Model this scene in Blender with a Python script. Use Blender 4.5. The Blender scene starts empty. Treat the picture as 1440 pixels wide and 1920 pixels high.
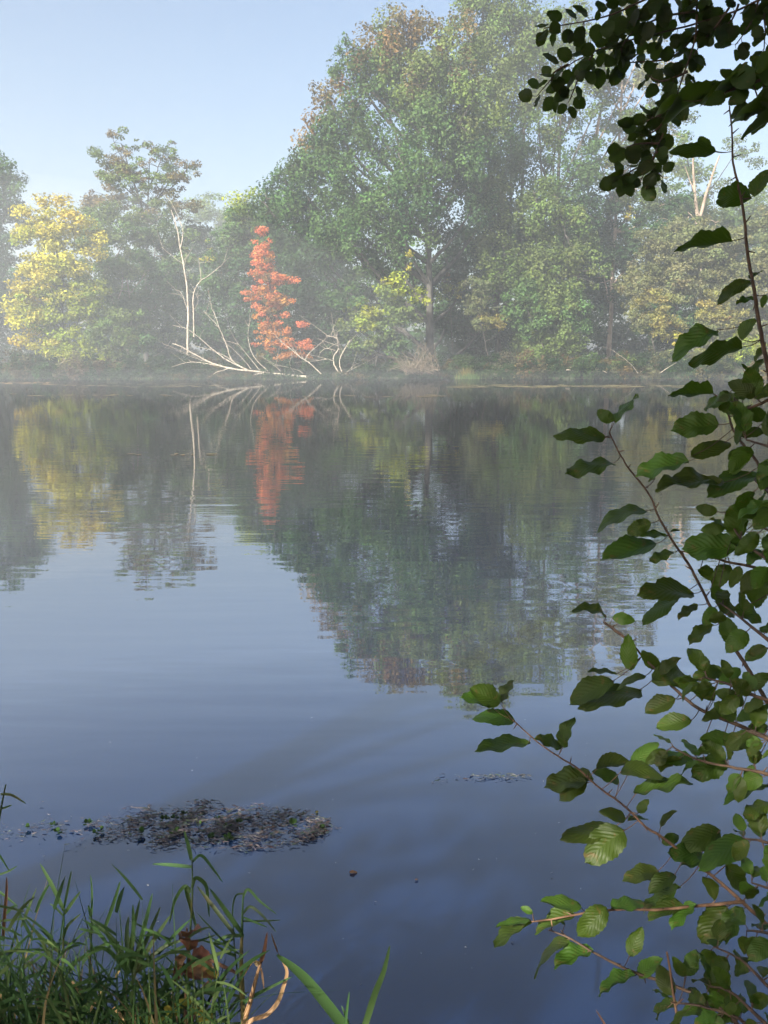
import bpy, math, random
import numpy as np
from mathutils import Vector, Matrix

random.seed(7)
rng = np.random.default_rng(11)
SC = bpy.context.scene
COL = SC.collection

# ------------------------------------------------------------------ camera
PW, PH, F = 1440.0, 1920.0, 1550.0
CAM_H = 2.2
PITCH = math.atan(298.0 / F)
cam_d = bpy.data.cameras.new('camera')
cam = bpy.data.objects.new('camera', cam_d)
COL.objects.link(cam)
cam.location = (0, 0, CAM_H)
cam.rotation_euler = (math.pi / 2 - PITCH, 0, 0)
cam_d.sensor_fit = 'VERTICAL'
cam_d.sensor_height = 36.0
cam_d.lens = 36.0 * F / PH
cam_d.clip_start = 0.02
cam_d.clip_end = 3000
SC.camera = cam
SC.render.resolution_x, SC.render.resolution_y = 768, 1024

# ------------------------------------------------------------------ sky, sun, exposure
SUN_AZ = math.atan2(-0.62, -0.78)        # clockwise from +Y
SUN_EL = math.radians(31)
world = bpy.data.worlds.new('World')
SC.world = world
world.use_nodes = True
nt = world.node_tree
nt.nodes.clear()
wo = nt.nodes.new('ShaderNodeOutputWorld')
bg = nt.nodes.new('ShaderNodeBackground')
sky = nt.nodes.new('ShaderNodeTexSky')
sky.sky_type = 'NISHITA'
sky.sun_disc = False
sky.sun_elevation = SUN_EL
sky.sun_rotation = SUN_AZ
sky.air_density = 1.0
sky.dust_density = 3.6
sky.ozone_density = 1.0
bg.inputs['Strength'].default_value = 0.078
nt.links.new(sky.outputs[0], bg.inputs['Color'])
nt.links.new(bg.outputs[0], wo.inputs['Surface'])
to_sun = Vector((math.sin(SUN_AZ) * math.cos(SUN_EL), math.cos(SUN_AZ) * math.cos(SUN_EL), math.sin(SUN_EL)))
sun_d = bpy.data.lights.new('sun', 'SUN')
sun_d.energy = 5.0
sun_d.angle = math.radians(0.55)
sun_d.color = (1.0, 0.94, 0.82)
sun = bpy.data.objects.new('sun', sun_d)
COL.objects.link(sun)
sun.rotation_euler = (-to_sun).to_track_quat('-Z', 'Y').to_euler()
sun.location = (-30, -20, 40)
SC.view_settings.view_transform = 'Standard'
SC.view_settings.look = 'None'
SC.view_settings.exposure = 1.6
SC.view_settings.gamma = 1.0
SC.view_settings.use_curve_mapping = False
cy = SC.cycles
cy.max_bounces = 6
cy.diffuse_bounces = 2
cy.glossy_bounces = 2
cy.transmission_bounces = 3
cy.volume_bounces = 1
cy.transparent_max_bounces = 6
cy.use_denoising = True
cy.use_adaptive_sampling = True
cy.adaptive_threshold = 0.03
cy.caustics_reflective = False
cy.caustics_refractive = False
cy.sample_clamp_indirect = 4.0
HAZE_DENSITY = 0.0019
MIST_DENSITY = 0.0024
SHADE_SEED = 69
SHADE = [(-3.6, -2.6, 4.5, 1.4, .9, .25), (-4.6, -3.4, 7.2, 1.8, 1.2, .62), (-2.6, -1.9, 5.5, 1.4, 1.0, .55), (-5.4, -4.0, 8.1, 1.7, 1.3, .62), (-3.9, -3.4, 6.8, 1.5, 1.2, .62), (-6.0, -3.2, 5.4, 1.5, 1.1, .2024), (-3.0, -1.2, 7.2, 1.5, 1.3, .62), (-5.2, -1.9, 4.2, 1.3, 1.1, .30), (-4.2, -1.6, 5.8, 1.3, 1.0, .4)]

# ------------------------------------------------------------------ helpers
CP, SP = math.cos(PITCH), math.sin(PITCH)
def ray(px, py):
    u = (px - PW / 2) / F
    v = (PH / 2 - py) / F
    return Vector((u, CP + v * SP, -SP + v * CP))          # axial depth 1
def at(px, py, Y):                                          # point on the plane y = Y
    r = ray(px, py)
    return Vector((0, 0, CAM_H)) + r * (Y / r.y)
def atd(px, py, d):                                         # point at axial depth d
    return Vector((0, 0, CAM_H)) + ray(px, py) * d
def on_water(px, py, z=0.0):
    r = ray(px, py)
    return Vector((0, 0, CAM_H)) + r * ((z - CAM_H) / r.z)
def cvt(ox, oy, s):
    return lambda zx, zy: (ox + zx / s, oy + zy / s)
Z3 = cvt(280, 360, 5.335)
Z4 = cvt(300, 560, 2.571)
Z5 = cvt(0, 1440, 2.0)
Z6 = cvt(860, 1160, 2.483)
Z7 = cvt(1000, 640, 3.2)
Z8 = cvt(960, 0, 2.823)
ZP = cvt(1180, 250, 5.485)

def tag(o, label=None, cat=None, group=None, kind=None):
    if label: o['label'] = label
    if cat: o['category'] = cat
    if group: o['group'] = group
    if kind: o['kind'] = kind
    return o
def empty(name, loc):
    o = bpy.data.objects.new(name, None)
    COL.objects.link(o)
    o.location = loc
    o.empty_display_size = 0.3
    return o
def link(name, me, mats, parent=None):
    o = bpy.data.objects.new(name, me)
    COL.objects.link(o)
    for m in (mats if isinstance(mats, (list, tuple)) else [mats]):
        if m.name not in me.materials: me.materials.append(m)
    if parent is not None:
        o.parent = parent
        o.matrix_parent_inverse = Matrix.Translation(-parent.matrix_basis.translation)
    return o

def np_mesh(name, V, Q, colors=None, smooth=False):
    """V (n,3); Q (m,k) faces of k corners"""
    me = bpy.data.meshes.new(name)
    V = np.asarray(V, dtype=np.float32); Q = np.asarray(Q, dtype=np.int32)
    me.vertices.add(len(V)); me.vertices.foreach_set('co', V.ravel())
    k = Q.shape[1]
    me.loops.add(Q.size); me.loops.foreach_set('vertex_index', Q.ravel())
    me.polygons.add(len(Q)); me.polygons.foreach_set('loop_start', np.arange(0, Q.size, k, dtype=np.int32))
    if smooth: me.polygons.foreach_set('use_smooth', np.ones(len(Q), dtype=bool))
    me.update(calc_edges=True)
    if colors is not None:
        a = me.color_attributes.new('tint', 'FLOAT_COLOR', 'POINT')
        c = np.ones((len(V), 4), dtype=np.float32); c[:, :3] = colors
        a.data.foreach_set('color', c.ravel())
    return me

class Tubes:
    def __init__(self): self.V = []; self.Q = []
    def add(self, pts, r0, r1, sides=6, sub=3, jitter=0.0, power=1.0):
        P = [Vector(p) for p in pts]
        if sub > 1 and len(P) > 2: P = smooth_path(P, sub)
        n = len(P)
        if jitter:
            for i in range(1, n): P[i] = P[i] + Vector((random.gauss(0, jitter), random.gauss(0, jitter), random.gauss(0, jitter)))
        t0 = (P[1] - P[0]).normalized()
        ref = Vector((0, 0, 1)) if abs(t0.z) < 0.9 else Vector((1, 0, 0))
        b = len(self.V)
        for i in range(n):
            t = (P[min(i + 1, n - 1)] - P[max(i - 1, 0)]).normalized()
            a = t.cross(ref)
            if a.length < 1e-5: a = t.orthogonal()
            a.normalize(); c = t.cross(a).normalized()
            ref = a.cross(t) * 1.0 if False else ref
            f = (i / (n - 1)) ** power
            r = r0 + (r1 - r0) * f
            for k in range(sides):
                th = 2 * math.pi * k / sides
                q = P[i] + (a * math.cos(th) + c * math.sin(th)) * r
                self.V.append((q.x, q.y, q.z))
        for i in range(n - 1):
            for k in range(sides):
                k2 = (k + 1) % sides
                self.Q.append((b + i * sides + k, b + i * sides + k2, b + (i + 1) * sides + k2, b + (i + 1) * sides + k))
        return P
    def build(self, name, mat, parent=None):
        return link(name, np_mesh(name, self.V, self.Q, smooth=True), mat, parent)

def smooth_path(P, sub):
    out = []
    n = len(P)
    for i in range(n - 1):
        p0 = P[max(i - 1, 0)]; p1 = P[i]; p2 = P[i + 1]; p3 = P[min(i + 2, n - 1)]
        for s in range(sub):
            t = s / sub
            out.append(0.5 * ((2 * p1) + (p2 - p0) * t + (2 * p0 - 5 * p1 + 4 * p2 - p3) * t * t + (3 * p1 - p0 - 3 * p2 + p3) * t ** 3))
    out.append(P[-1])
    return out

# ------------------------------------------------------------------ materials
def mat(name):
    m = bpy.data.materials.new(name); m.use_nodes = True
    n = m.node_tree; n.nodes.clear()
    o = n.nodes.new('ShaderNodeOutputMaterial')
    return m, n, o
def N(n, typ, **kw):
    x = n.nodes.new(typ)
    for k, v in kw.items(): setattr(x, k, v)
    return x

def foliage_mat():
    m, n, o = mat('far_foliage')
    a = N(n, 'ShaderNodeAttribute', attribute_name='tint')
    d = N(n, 'ShaderNodeBsdfDiffuse'); t = N(n, 'ShaderNodeBsdfTranslucent')
    mx = N(n, 'ShaderNodeMixShader'); mx.inputs[0].default_value = 0.36
    n.links.new(a.outputs['Color'], d.inputs['Color']); n.links.new(a.outputs['Color'], t.inputs['Color'])
    n.links.new(d.outputs[0], mx.inputs[1]); n.links.new(t.outputs[0], mx.inputs[2])
    n.links.new(mx.outputs[0], o.inputs['Surface'])
    return m
M_FOL = foliage_mat()

def bark_mat(name, c1, c2, scale=3.0, rough=0.85):
    m, n, o = mat(name)
    tc = N(n, 'ShaderNodeTexCoord'); mp = N(n, 'ShaderNodeMapping')
    mp.inputs['Scale'].default_value = (scale, scale, scale * 0.35)
    no = N(n, 'ShaderNodeTexNoise'); no.inputs['Scale'].default_value = 1.0; no.inputs['Detail'].default_value = 5
    cr = N(n, 'ShaderNodeValToRGB')
    cr.color_ramp.elements[0].position = 0.35; cr.color_ramp.elements[0].color = (*c1, 1)
    cr.color_ramp.elements[1].position = 0.68; cr.color_ramp.elements[1].color = (*c2, 1)
    b = N(n, 'ShaderNodeBsdfPrincipled'); b.inputs['Roughness'].default_value = rough
    b.inputs['Specular IOR Level'].default_value = 0.25
    bu = N(n, 'ShaderNodeBump'); bu.inputs['Strength'].default_value = 0.5; bu.inputs['Distance'].default_value = 0.1 / scale
    n.links.new(tc.outputs['Object'], mp.inputs[0]); n.links.new(mp.outputs[0], no.inputs['Vector'])
    n.links.new(no.outputs[0], cr.inputs[0]); n.links.new(cr.outputs[0], b.inputs['Base Color'])
    n.links.new(no.outputs[0], bu.inputs['Height']); n.links.new(bu.outputs[0], b.inputs['Normal'])
    n.links.new(b.outputs[0], o.inputs['Surface'])
    return m
M_BARK = bark_mat('grey_bark', (0.032, 0.030, 0.027), (0.095, 0.088, 0.080))
M_PALE = bark_mat('pale_bark', (0.17, 0.13, 0.10), (0.36, 0.29, 0.23))
M_DEAD = bark_mat('bleached_wood', (0.22, 0.19, 0.15), (0.50, 0.44, 0.36), 6)
M_TWIG = bark_mat('alder_twig', (0.035, 0.022, 0.016), (0.10, 0.062, 0.04), 60, 0.6)
M_TWIGDRY = bark_mat('dry_twig', (0.07, 0.036, 0.022), (0.22, 0.13, 0.08), 60, 0.6)
M_BRUSH = bark_mat('dry_brush', (0.08, 0.065, 0.045), (0.20, 0.165, 0.125), 6)

def wet_mat():
    m, n, o = mat('wet_weed')
    a = N(n, 'ShaderNodeAttribute', attribute_name='tint')
    b = N(n, 'ShaderNodeBsdfPrincipled'); b.inputs['Roughness'].default_value = 0.55; b.inputs['Specular IOR Level'].default_value = 0.5
    n.links.new(a.outputs['Color'], b.inputs['Base Color']); n.links.new(b.outputs[0], o.inputs['Surface'])
    return m
M_WET = wet_mat()
def ground_mat():
    m, n, o = mat('bank_soil')
    tc = N(n, 'ShaderNodeTexCoord')
    no = N(n, 'ShaderNodeTexNoise'); no.inputs['Scale'].default_value = 0.6; no.inputs['Detail'].default_value = 8
    cr = N(n, 'ShaderNodeValToRGB')
    e = cr.color_ramp.elements
    e[0].position = 0.35; e[0].color = (0.028, 0.024, 0.014, 1)
    e[1].position = 0.65; e[1].color = (0.03, 0.042, 0.014, 1)
    b = N(n, 'ShaderNodeBsdfPrincipled'); b.inputs['Roughness'].default_value = 0.95
    bu = N(n, 'ShaderNodeBump'); bu.inputs['Distance'].default_value = 0.2
    n.links.new(tc.outputs['Object'], no.inputs['Vector']); n.links.new(no.outputs[0], cr.inputs[0])
    n.links.new(cr.outputs[0], b.inputs['Base Color']); n.links.new(no.outputs[0], bu.inputs['Height'])
    n.links.new(bu.outputs[0], b.inputs['Normal']); n.links.new(b.outputs[0], o.inputs['Surface'])
    return m
M_SOIL = ground_mat()

WAVE_AMP = 0.0015
def water_mat():
    m, n, o = mat('pond_water')
    tc = N(n, 'ShaderNodeTexCoord')
    L = n.links
    def noise(sx, sy, rot, scale, det):
        mp = N(n, 'ShaderNodeMapping'); mp.inputs['Scale'].default_value = (sx, sy, 1); mp.inputs['Rotation'].default_value = (0, 0, rot)
        no = N(n, 'ShaderNodeTexNoise'); no.inputs['Scale'].default_value = scale; no.inputs['Detail'].default_value = det
        no.inputs['Roughness'].default_value = 0.45
        L.new(tc.outputs['Object'], mp.inputs[0]); L.new(mp.outputs[0], no.inputs['Vector'])
        return no.outputs[0]
    def math_(op, a, b):
        x = N(n, 'ShaderNodeMath', operation=op)
        for i, v in enumerate((a, b)):
            if isinstance(v, (int, float)): x.inputs[i].default_value = v
            else: L.new(v, x.inputs[i])
        return x.outputs[0]
    w1 = noise(0.50, 2.6, 0.06, 1.0, 1.0)          # long low ripples, crests across the view
    w2 = noise(1.1, 5.0, -0.10, 1.0, 1.5)
    w3 = noise(6.0, 11.0, 0.3, 1.0, 2.0)           # fine shiver
    patch = noise(0.05, 0.11, 0.2, 1.0, 1.0)       # breeze patches
    pr = N(n, 'ShaderNodeMapRange'); pr.inputs[1].default_value = 0.38; pr.inputs[2].default_value = 0.62
    pr.inputs[3].default_value = 0.35; pr.inputs[4].default_value = 1.0
    L.new(patch, pr.inputs[0])
    sep = N(n, 'ShaderNodeSeparateXYZ'); L.new(tc.outputs['Object'], sep.inputs[0])
    calm = N(n, 'ShaderNodeMapRange', interpolation_type='SMOOTHSTEP')   # sheltered under the far bank
    calm.inputs[1].default_value = 14.0; calm.inputs[2].default_value = 34.0
    calm.inputs[3].default_value = 1.0; calm.inputs[4].default_value = 0.30
    L.new(sep.outputs['Y'], calm.inputs[0])
    h = math_('ADD', math_('MULTIPLY', w1, 1.0), math_('MULTIPLY', w2, 0.55))
    h = math_('ADD', h, math_('MULTIPLY', w3, 0.07))
    h = math_('MULTIPLY', math_('MULTIPLY', h, pr.outputs[0]), calm.outputs[0])
    h = math_('MULTIPLY', h, WAVE_AMP * 4)
    bu = N(n, 'ShaderNodeBump'); bu.inputs['Strength'].default_value = 1.0; bu.inputs['Distance'].default_value = 1.0
    L.new(h, bu.inputs['Height'])
    d = N(n, 'ShaderNodeBsdfDiffuse'); d.inputs['Color'].default_value = (0.003, 0.009, 0.030, 1)
    g = N(n, 'ShaderNodeBsdfGlossy'); g.inputs['Roughness'].default_value = 0.015; g.inputs['Color'].default_value = (1, 1, 1, 1)
    fr = N(n, 'ShaderNodeFresnel'); fr.inputs['IOR'].default_value = 1.36
    L.new(bu.outputs[0], fr.inputs['Normal']); L.new(bu.outputs[0], g.inputs['Normal'])
    fac = math_('MINIMUM', math_('MULTIPLY', fr.outputs[0], 3.5), 0.49)
    body = N(n, 'ShaderNodeMix', data_type='RGBA'); body.inputs[6].default_value = (0.004, 0.013, 0.046, 1); body.inputs[7].default_value = (0, 0, 0, 1)
    L.new(math_('MINIMUM', math_('MULTIPLY', fr.outputs[0], 2.2), 1.0), body.inputs[0]); L.new(body.outputs[2], d.inputs['Color'])
    mx = N(n, 'ShaderNodeMixShader')
    L.new(fac, mx.inputs[0]); L.new(d.outputs[0], mx.inputs[1]); L.new(g.outputs[0], mx.inputs[2])
    L.new(mx.outputs[0], o.inputs['Surface'])
    return m
M_WATER = water_mat()

def near_leaf_mat(name, top, trans, tmix=0.42, veins=True, brown=0.7):
    m, n, o = mat(name)
    L = n.links
    oi = N(n, 'ShaderNodeObjectInfo')
    hs = N(n, 'ShaderNodeHueSaturation'); hs.inputs['Color'].default_value = (*top, 1)
    r1 = N(n, 'ShaderNodeMapRange'); r1.inputs[3].default_value = 0.55; r1.inputs[4].default_value = 1.35
    r2 = N(n, 'ShaderNodeMapRange'); r2.inputs[3].default_value = 0.465; r2.inputs[4].default_value = 0.515
    L.new(oi.outputs['Random'], r1.inputs[0]); L.new(oi.outputs['Random'], r2.inputs[0])
    L.new(r1.outputs[0], hs.inputs['Value']); L.new(r2.outputs[0], hs.inputs['Hue'])
    tc = N(n, 'ShaderNodeTexCoord')
    no = N(n, 'ShaderNodeTexNoise'); no.inputs['Scale'].default_value = 7.0; no.inputs['Detail'].default_value = 5
    L.new(tc.outputs['Object'], no.inputs['Vector'])
    sp = N(n, 'ShaderNodeMapRange'); sp.inputs[1].default_value = 0.62; sp.inputs[2].default_value = 0.72; sp.inputs[3].default_value = 0; sp.inputs[4].default_value = brown
    L.new(no.outputs[0], sp.inputs[0])
    mc = N(n, 'ShaderNodeMix', data_type='RGBA'); mc.inputs[7].default_value = (0.10, 0.06, 0.02, 1)
    L.new(sp.outputs[0], mc.inputs[0]); L.new(hs.outputs[0], mc.inputs[6])
    b = N(n, 'ShaderNodeBsdfPrincipled'); b.inputs['Roughness'].default_value = 0.5
    b.inputs['Specular IOR Level'].default_value = 0.22
    t = N(n, 'ShaderNodeBsdfTranslucent'); t.inputs['Color'].default_value = (*trans, 1)
    mx = N(n, 'ShaderNodeMixShader'); mx.inputs[0].default_value = tmix
    L.new(mc.outputs[2], b.inputs['Base Color'])
    L.new(b.outputs[0], mx.inputs[1]); L.new(t.outputs[0], mx.inputs[2])
    if veins:
        uv = N(n, 'ShaderNodeUVMap'); uv.uv_map = 'uv'
        s = N(n, 'ShaderNodeSeparateXYZ'); L.new(uv.outputs[0], s.inputs[0])
        ab = N(n, 'ShaderNodeMath', operation='ABSOLUTE'); L.new(s.outputs['Y'], ab.inputs[0])
        ml = N(n, 'ShaderNodeMath', operation='MULTIPLY'); L.new(ab.outputs[0], ml.inputs[0]); ml.inputs[1].default_value = 0.75
        sb = N(n, 'ShaderNodeMath', operation='SUBTRACT'); L.new(s.outputs['X'], sb.inputs[0]); L.new(ml.outputs[0], sb.inputs[1])
        m2 = N(n, 'ShaderNodeMath', operation='MULTIPLY'); L.new(sb.outputs[0], m2.inputs[0]); m2.inputs[1].default_value = 2 * math.pi * 9
        si = N(n, 'ShaderNodeMath', operation='COSINE'); L.new(m2.outputs[0], si.inputs[0])
        pw = N(n, 'ShaderNodeMapRange'); pw.inputs[1].default_value = 0.86; pw.inputs[2].default_value = 1.0; pw.inputs[3].default_value = 0.0; pw.inputs[4].default_value = 1.0
        L.new(si.outputs[0], pw.inputs[0])
        mid = N(n, 'ShaderNodeMapRange'); mid.inputs[1].default_value = 0.0; mid.inputs[2].default_value = 0.022; mid.inputs[3].default_value = 1.0; mid.inputs[4].default_value = 0.0
        L.new(ab.outputs[0], mid.inputs[0])
        mm = N(n, 'ShaderNodeMath', operation='MAXIMUM'); L.new(pw.outputs[0], mm.inputs[0]); L.new(mid.outputs[0], mm.inputs[1])
        vc = N(n, 'ShaderNodeMix', data_type='RGBA'); vc.inputs[7].default_value = (0.16, 0.20, 0.06, 1)
        vf = N(n, 'ShaderNodeMath', operation='MULTIPLY'); L.new(mm.outputs[0], vf.inputs[0]); vf.inputs[1].default_value = 0.12
        L.new(vf.outputs[0], vc.inputs[0]); L.new(mc.outputs[2], vc.inputs[6]); L.new(vc.outputs[2], b.inputs['Base Color'])
        tv = N(n, 'ShaderNodeMix', data_type='RGBA'); tv.inputs[6].default_value = (*trans, 1); tv.inputs[7].default_value = tuple(c * 0.45 for c in trans) + (1,)
        L.new(vf.outputs[0], tv.inputs[0]); L.new(tv.outputs[2], t.inputs['Color'])
        bu = N(n, 'ShaderNodeBump'); bu.inputs['Strength'].default_value = 0.22; bu.inputs['Distance'].default_value = 0.0010
        L.new(si.outputs[0], bu.inputs['Height']); L.new(bu.outputs[0], b.inputs['Normal']); L.new(bu.outputs[0], t.inputs['Normal'])
    L.new(mx.outputs[0], o.inputs['Surface'])
    return m
M_LEAF = near_leaf_mat('alder_leaf', (0.030, 0.062, 0.007), (0.18, 0.30, 0.010), 0.17)
M_LEAF_SHADED = near_leaf_mat('shaded_alder_leaf', (0.020, 0.034, 0.008), (0.13, 0.21, 0.012), 0.24, False)  # darker copy of the alder leaf, shade put into its colour
M_LEAF_SHADED.node_tree.nodes['Principled BSDF'].inputs['Specular IOR Level'].default_value = 0.15
M_REED = near_leaf_mat('reed_leaf', (0.045, 0.088, 0.030), (0.12, 0.24, 0.04), 0.30, False)
M_REEDPALE = near_leaf_mat('reed_stalk', (0.26, 0.24, 0.08), (0.3, 0.3, 0.08), 0.15, False)
M_STRAW = near_leaf_mat('dry_straw', (0.42, 0.27, 0.13), (0.4, 0.25, 0.1), 0.25, False)
M_BROWN = near_leaf_mat('withered_brown', (0.12, 0.06, 0.03), (0.2, 0.1, 0.04), 0.25, False)
M_YELLOW = near_leaf_mat('yellowing_leaf', (0.26, 0.24, 0.04), (0.45, 0.40, 0.05), 0.4, True, 0.6)

# ------------------------------------------------------------------ setting: ground, water
def shore_y(x):
    return 72.0 + 1.3 * math.sin(x * 0.11 + 0.6) + 0.7 * math.sin(x * 0.31) + 0.35 * math.sin(x * 0.9 + 1) - 0.02 * x
def far_z(x, y):
    s = y - shore_y(x)
    if s < 0: return max(-0.6, s * 0.35)
    return 0.9 * (1 - math.exp(-s / 2.2)) + 0.10 * math.sin(x * 0.7 + y) * min(1, s) + min(1.6, 0.015 * s)
def grid(name, xs, ys, fz, m):
    V = [(x, y, fz(x, y)) for y in ys for x in xs]
    nx = len(xs)
    Q = [(j * nx + i, j * nx + i + 1, (j + 1) * nx + i + 1, (j + 1) * nx + i) for j in range(len(ys) - 1) for i in range(nx - 1)]
    return link(name, np_mesh(name, V, Q, smooth=True), m)
fx = list(np.concatenate([np.linspace(-240, -62, 12), np.linspace(-60, 60, 200), np.linspace(62, 240, 12)]))
fy = list(np.concatenate([np.linspace(66, 84, 60), np.linspace(86, 300, 24)]))
tag(grid('far_bank', fx, fy, far_z, M_SOIL), kind='structure')
def near_edge(x): return 1.15 + 0.25 * math.sin(x * 1.3 + 1) + 0.12 * math.sin(x * 4.1) + (0.45 if x < -0.15 else 0.0) * min(1, (-0.15 - x) * 3)
def near_z(x, y):
    s = near_edge(x) - y
    if s < 0: return max(-0.6, s * 0.7)
    return 0.52 * (1 - math.exp(-s / 0.5)) + 0.04 * math.sin(x * 3 + y * 5) * min(1, s)
nx_ = list(np.concatenate([np.linspace(-240, -6.2, 12), np.linspace(-6, 6, 90), np.linspace(6.2, 240, 12)]))
ny_ = list(np.concatenate([np.linspace(-45, -2.2, 10), np.linspace(-2, 3.2, 60)]))
tag(grid('near_bank', nx_, ny_, near_z, M_SOIL), kind='structure')
wm = np_mesh('pond_water', [(-240, -1, 0), (240, -1, 0), (240, 90, 0), (-240, 90, 0)], [(0, 1, 2, 3)])
tag(link('pond_water', wm, M_WATER), kind='structure')

# ------------------------------------------------------------------ foliage generator
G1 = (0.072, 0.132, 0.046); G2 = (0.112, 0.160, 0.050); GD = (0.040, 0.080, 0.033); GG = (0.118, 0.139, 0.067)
YL = (0.42, 0.385, 0.065); YG = (0.235, 0.286, 0.042); OR = (0.215, 0.140, 0.062); RD = (0.58, 0.185, 0.085); RO = (0.454, 0.193, 0.063)
BR = (0.150, 0.122, 0.055); WL = (0.151, 0.164, 0.076); WY = (0.227, 0.214, 0.071)

def leaf_quads(C, S, T, droop=0.0, asp=0.68):
    """C centres (n,3), S lengths (n,), T tints (n,3)"""
    n = len(C)
    d = rng.normal(size=(n, 3)); d[:, 2] = d[:, 2] * 0.6 - droop
    d /= np.linalg.norm(d, axis=1)[:, None]
    nr = rng.normal(size=(n, 3)) * 0.55 + (T[:, 3:6] * 0.9 if T.shape[1] == 6 else 0); nr[:, 2] += 0.45
    d = d - nr * ((d * nr).sum(1) / ((nr * nr).sum(1) + 1e-9))[:, None] * 0.75; d /= (np.linalg.norm(d, axis=1)[:, None] + 1e-9)
    w = np.cross(d, nr); w /= (np.linalg.norm(w, axis=1)[:, None] + 1e-9)
    nn = np.cross(w, d)
    L = S[:, None]
    a = C - d * L * 0.5
    b = C + d * L * 0.5 - nn * L * 0.10
    m1 = C + w * L * asp * 0.5 + nn * L * 0.06 - d * L * 0.05
    m2 = C - w * L * asp * 0.5 + nn * L * 0.06 - d * L * 0.05
    V = np.stack([a, m1, b, m2], axis=1).reshape(-1, 3)
    Q = np.arange(4 * n, dtype=np.int32).reshape(n, 4)
    return V, Q, np.repeat(T[:, :3], 4, axis=0)

def lobe_fill(center, R, tint, puff_r, leaf, dens, shell=0.45, droop=0.0, tvar=0.16, alt=None, altp=0.0):
    """fill one ellipsoid with puffs of leaves; returns puff centres and leaves"""
    vol = R[0] * R[1] * R[2]
    npf = max(3, int(dens * vol ** (2 / 3) * 3.2 / puff_r ** 2 * (vol ** (1 / 3) / puff_r) ** 0.35 * 0.95))
    u = rng.normal(size=(npf, 3)); u /= np.linalg.norm(u, axis=1)[:, None]
    rr = (shell ** 3 + (1 - shell ** 3) * rng.random(npf)) ** (1 / 3)
    lump = 1 + 0.34 * np.sin(u[:, 0] * 5.1 + center[0]) * np.cos(u[:, 2] * 4.3 + center[2]) 
    P = np.array(center)[None, :] + u * rr[:, None] * np.array(R)[None, :] * lump[:, None]
    pr = puff_r * rng.uniform(0.35, 1.45, npf)
    Cs, Ss, Ts = [], [], []
    for i in range(npf):
        nl = max(4, int(9.5 * (pr[i] / leaf) ** 2))
        v = rng.normal(size=(nl, 3)); v /= np.linalg.norm(v, axis=1)[:, None]
        q = rng.random(nl) ** 0.45
        c = P[i] + v * q[:, None] * pr[i] * np.array([1.0, 1.0, 0.62 + droop * 0.8])
        Cs.append(c); Ss.append(leaf * rng.uniform(0.6, 1.35, nl))
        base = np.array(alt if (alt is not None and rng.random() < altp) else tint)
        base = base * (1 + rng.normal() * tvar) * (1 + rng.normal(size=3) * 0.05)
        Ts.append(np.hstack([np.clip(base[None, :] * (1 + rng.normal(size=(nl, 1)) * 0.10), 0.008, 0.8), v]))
    return P, np.concatenate(Cs), np.concatenate(Ss), np.concatenate(Ts)

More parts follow.
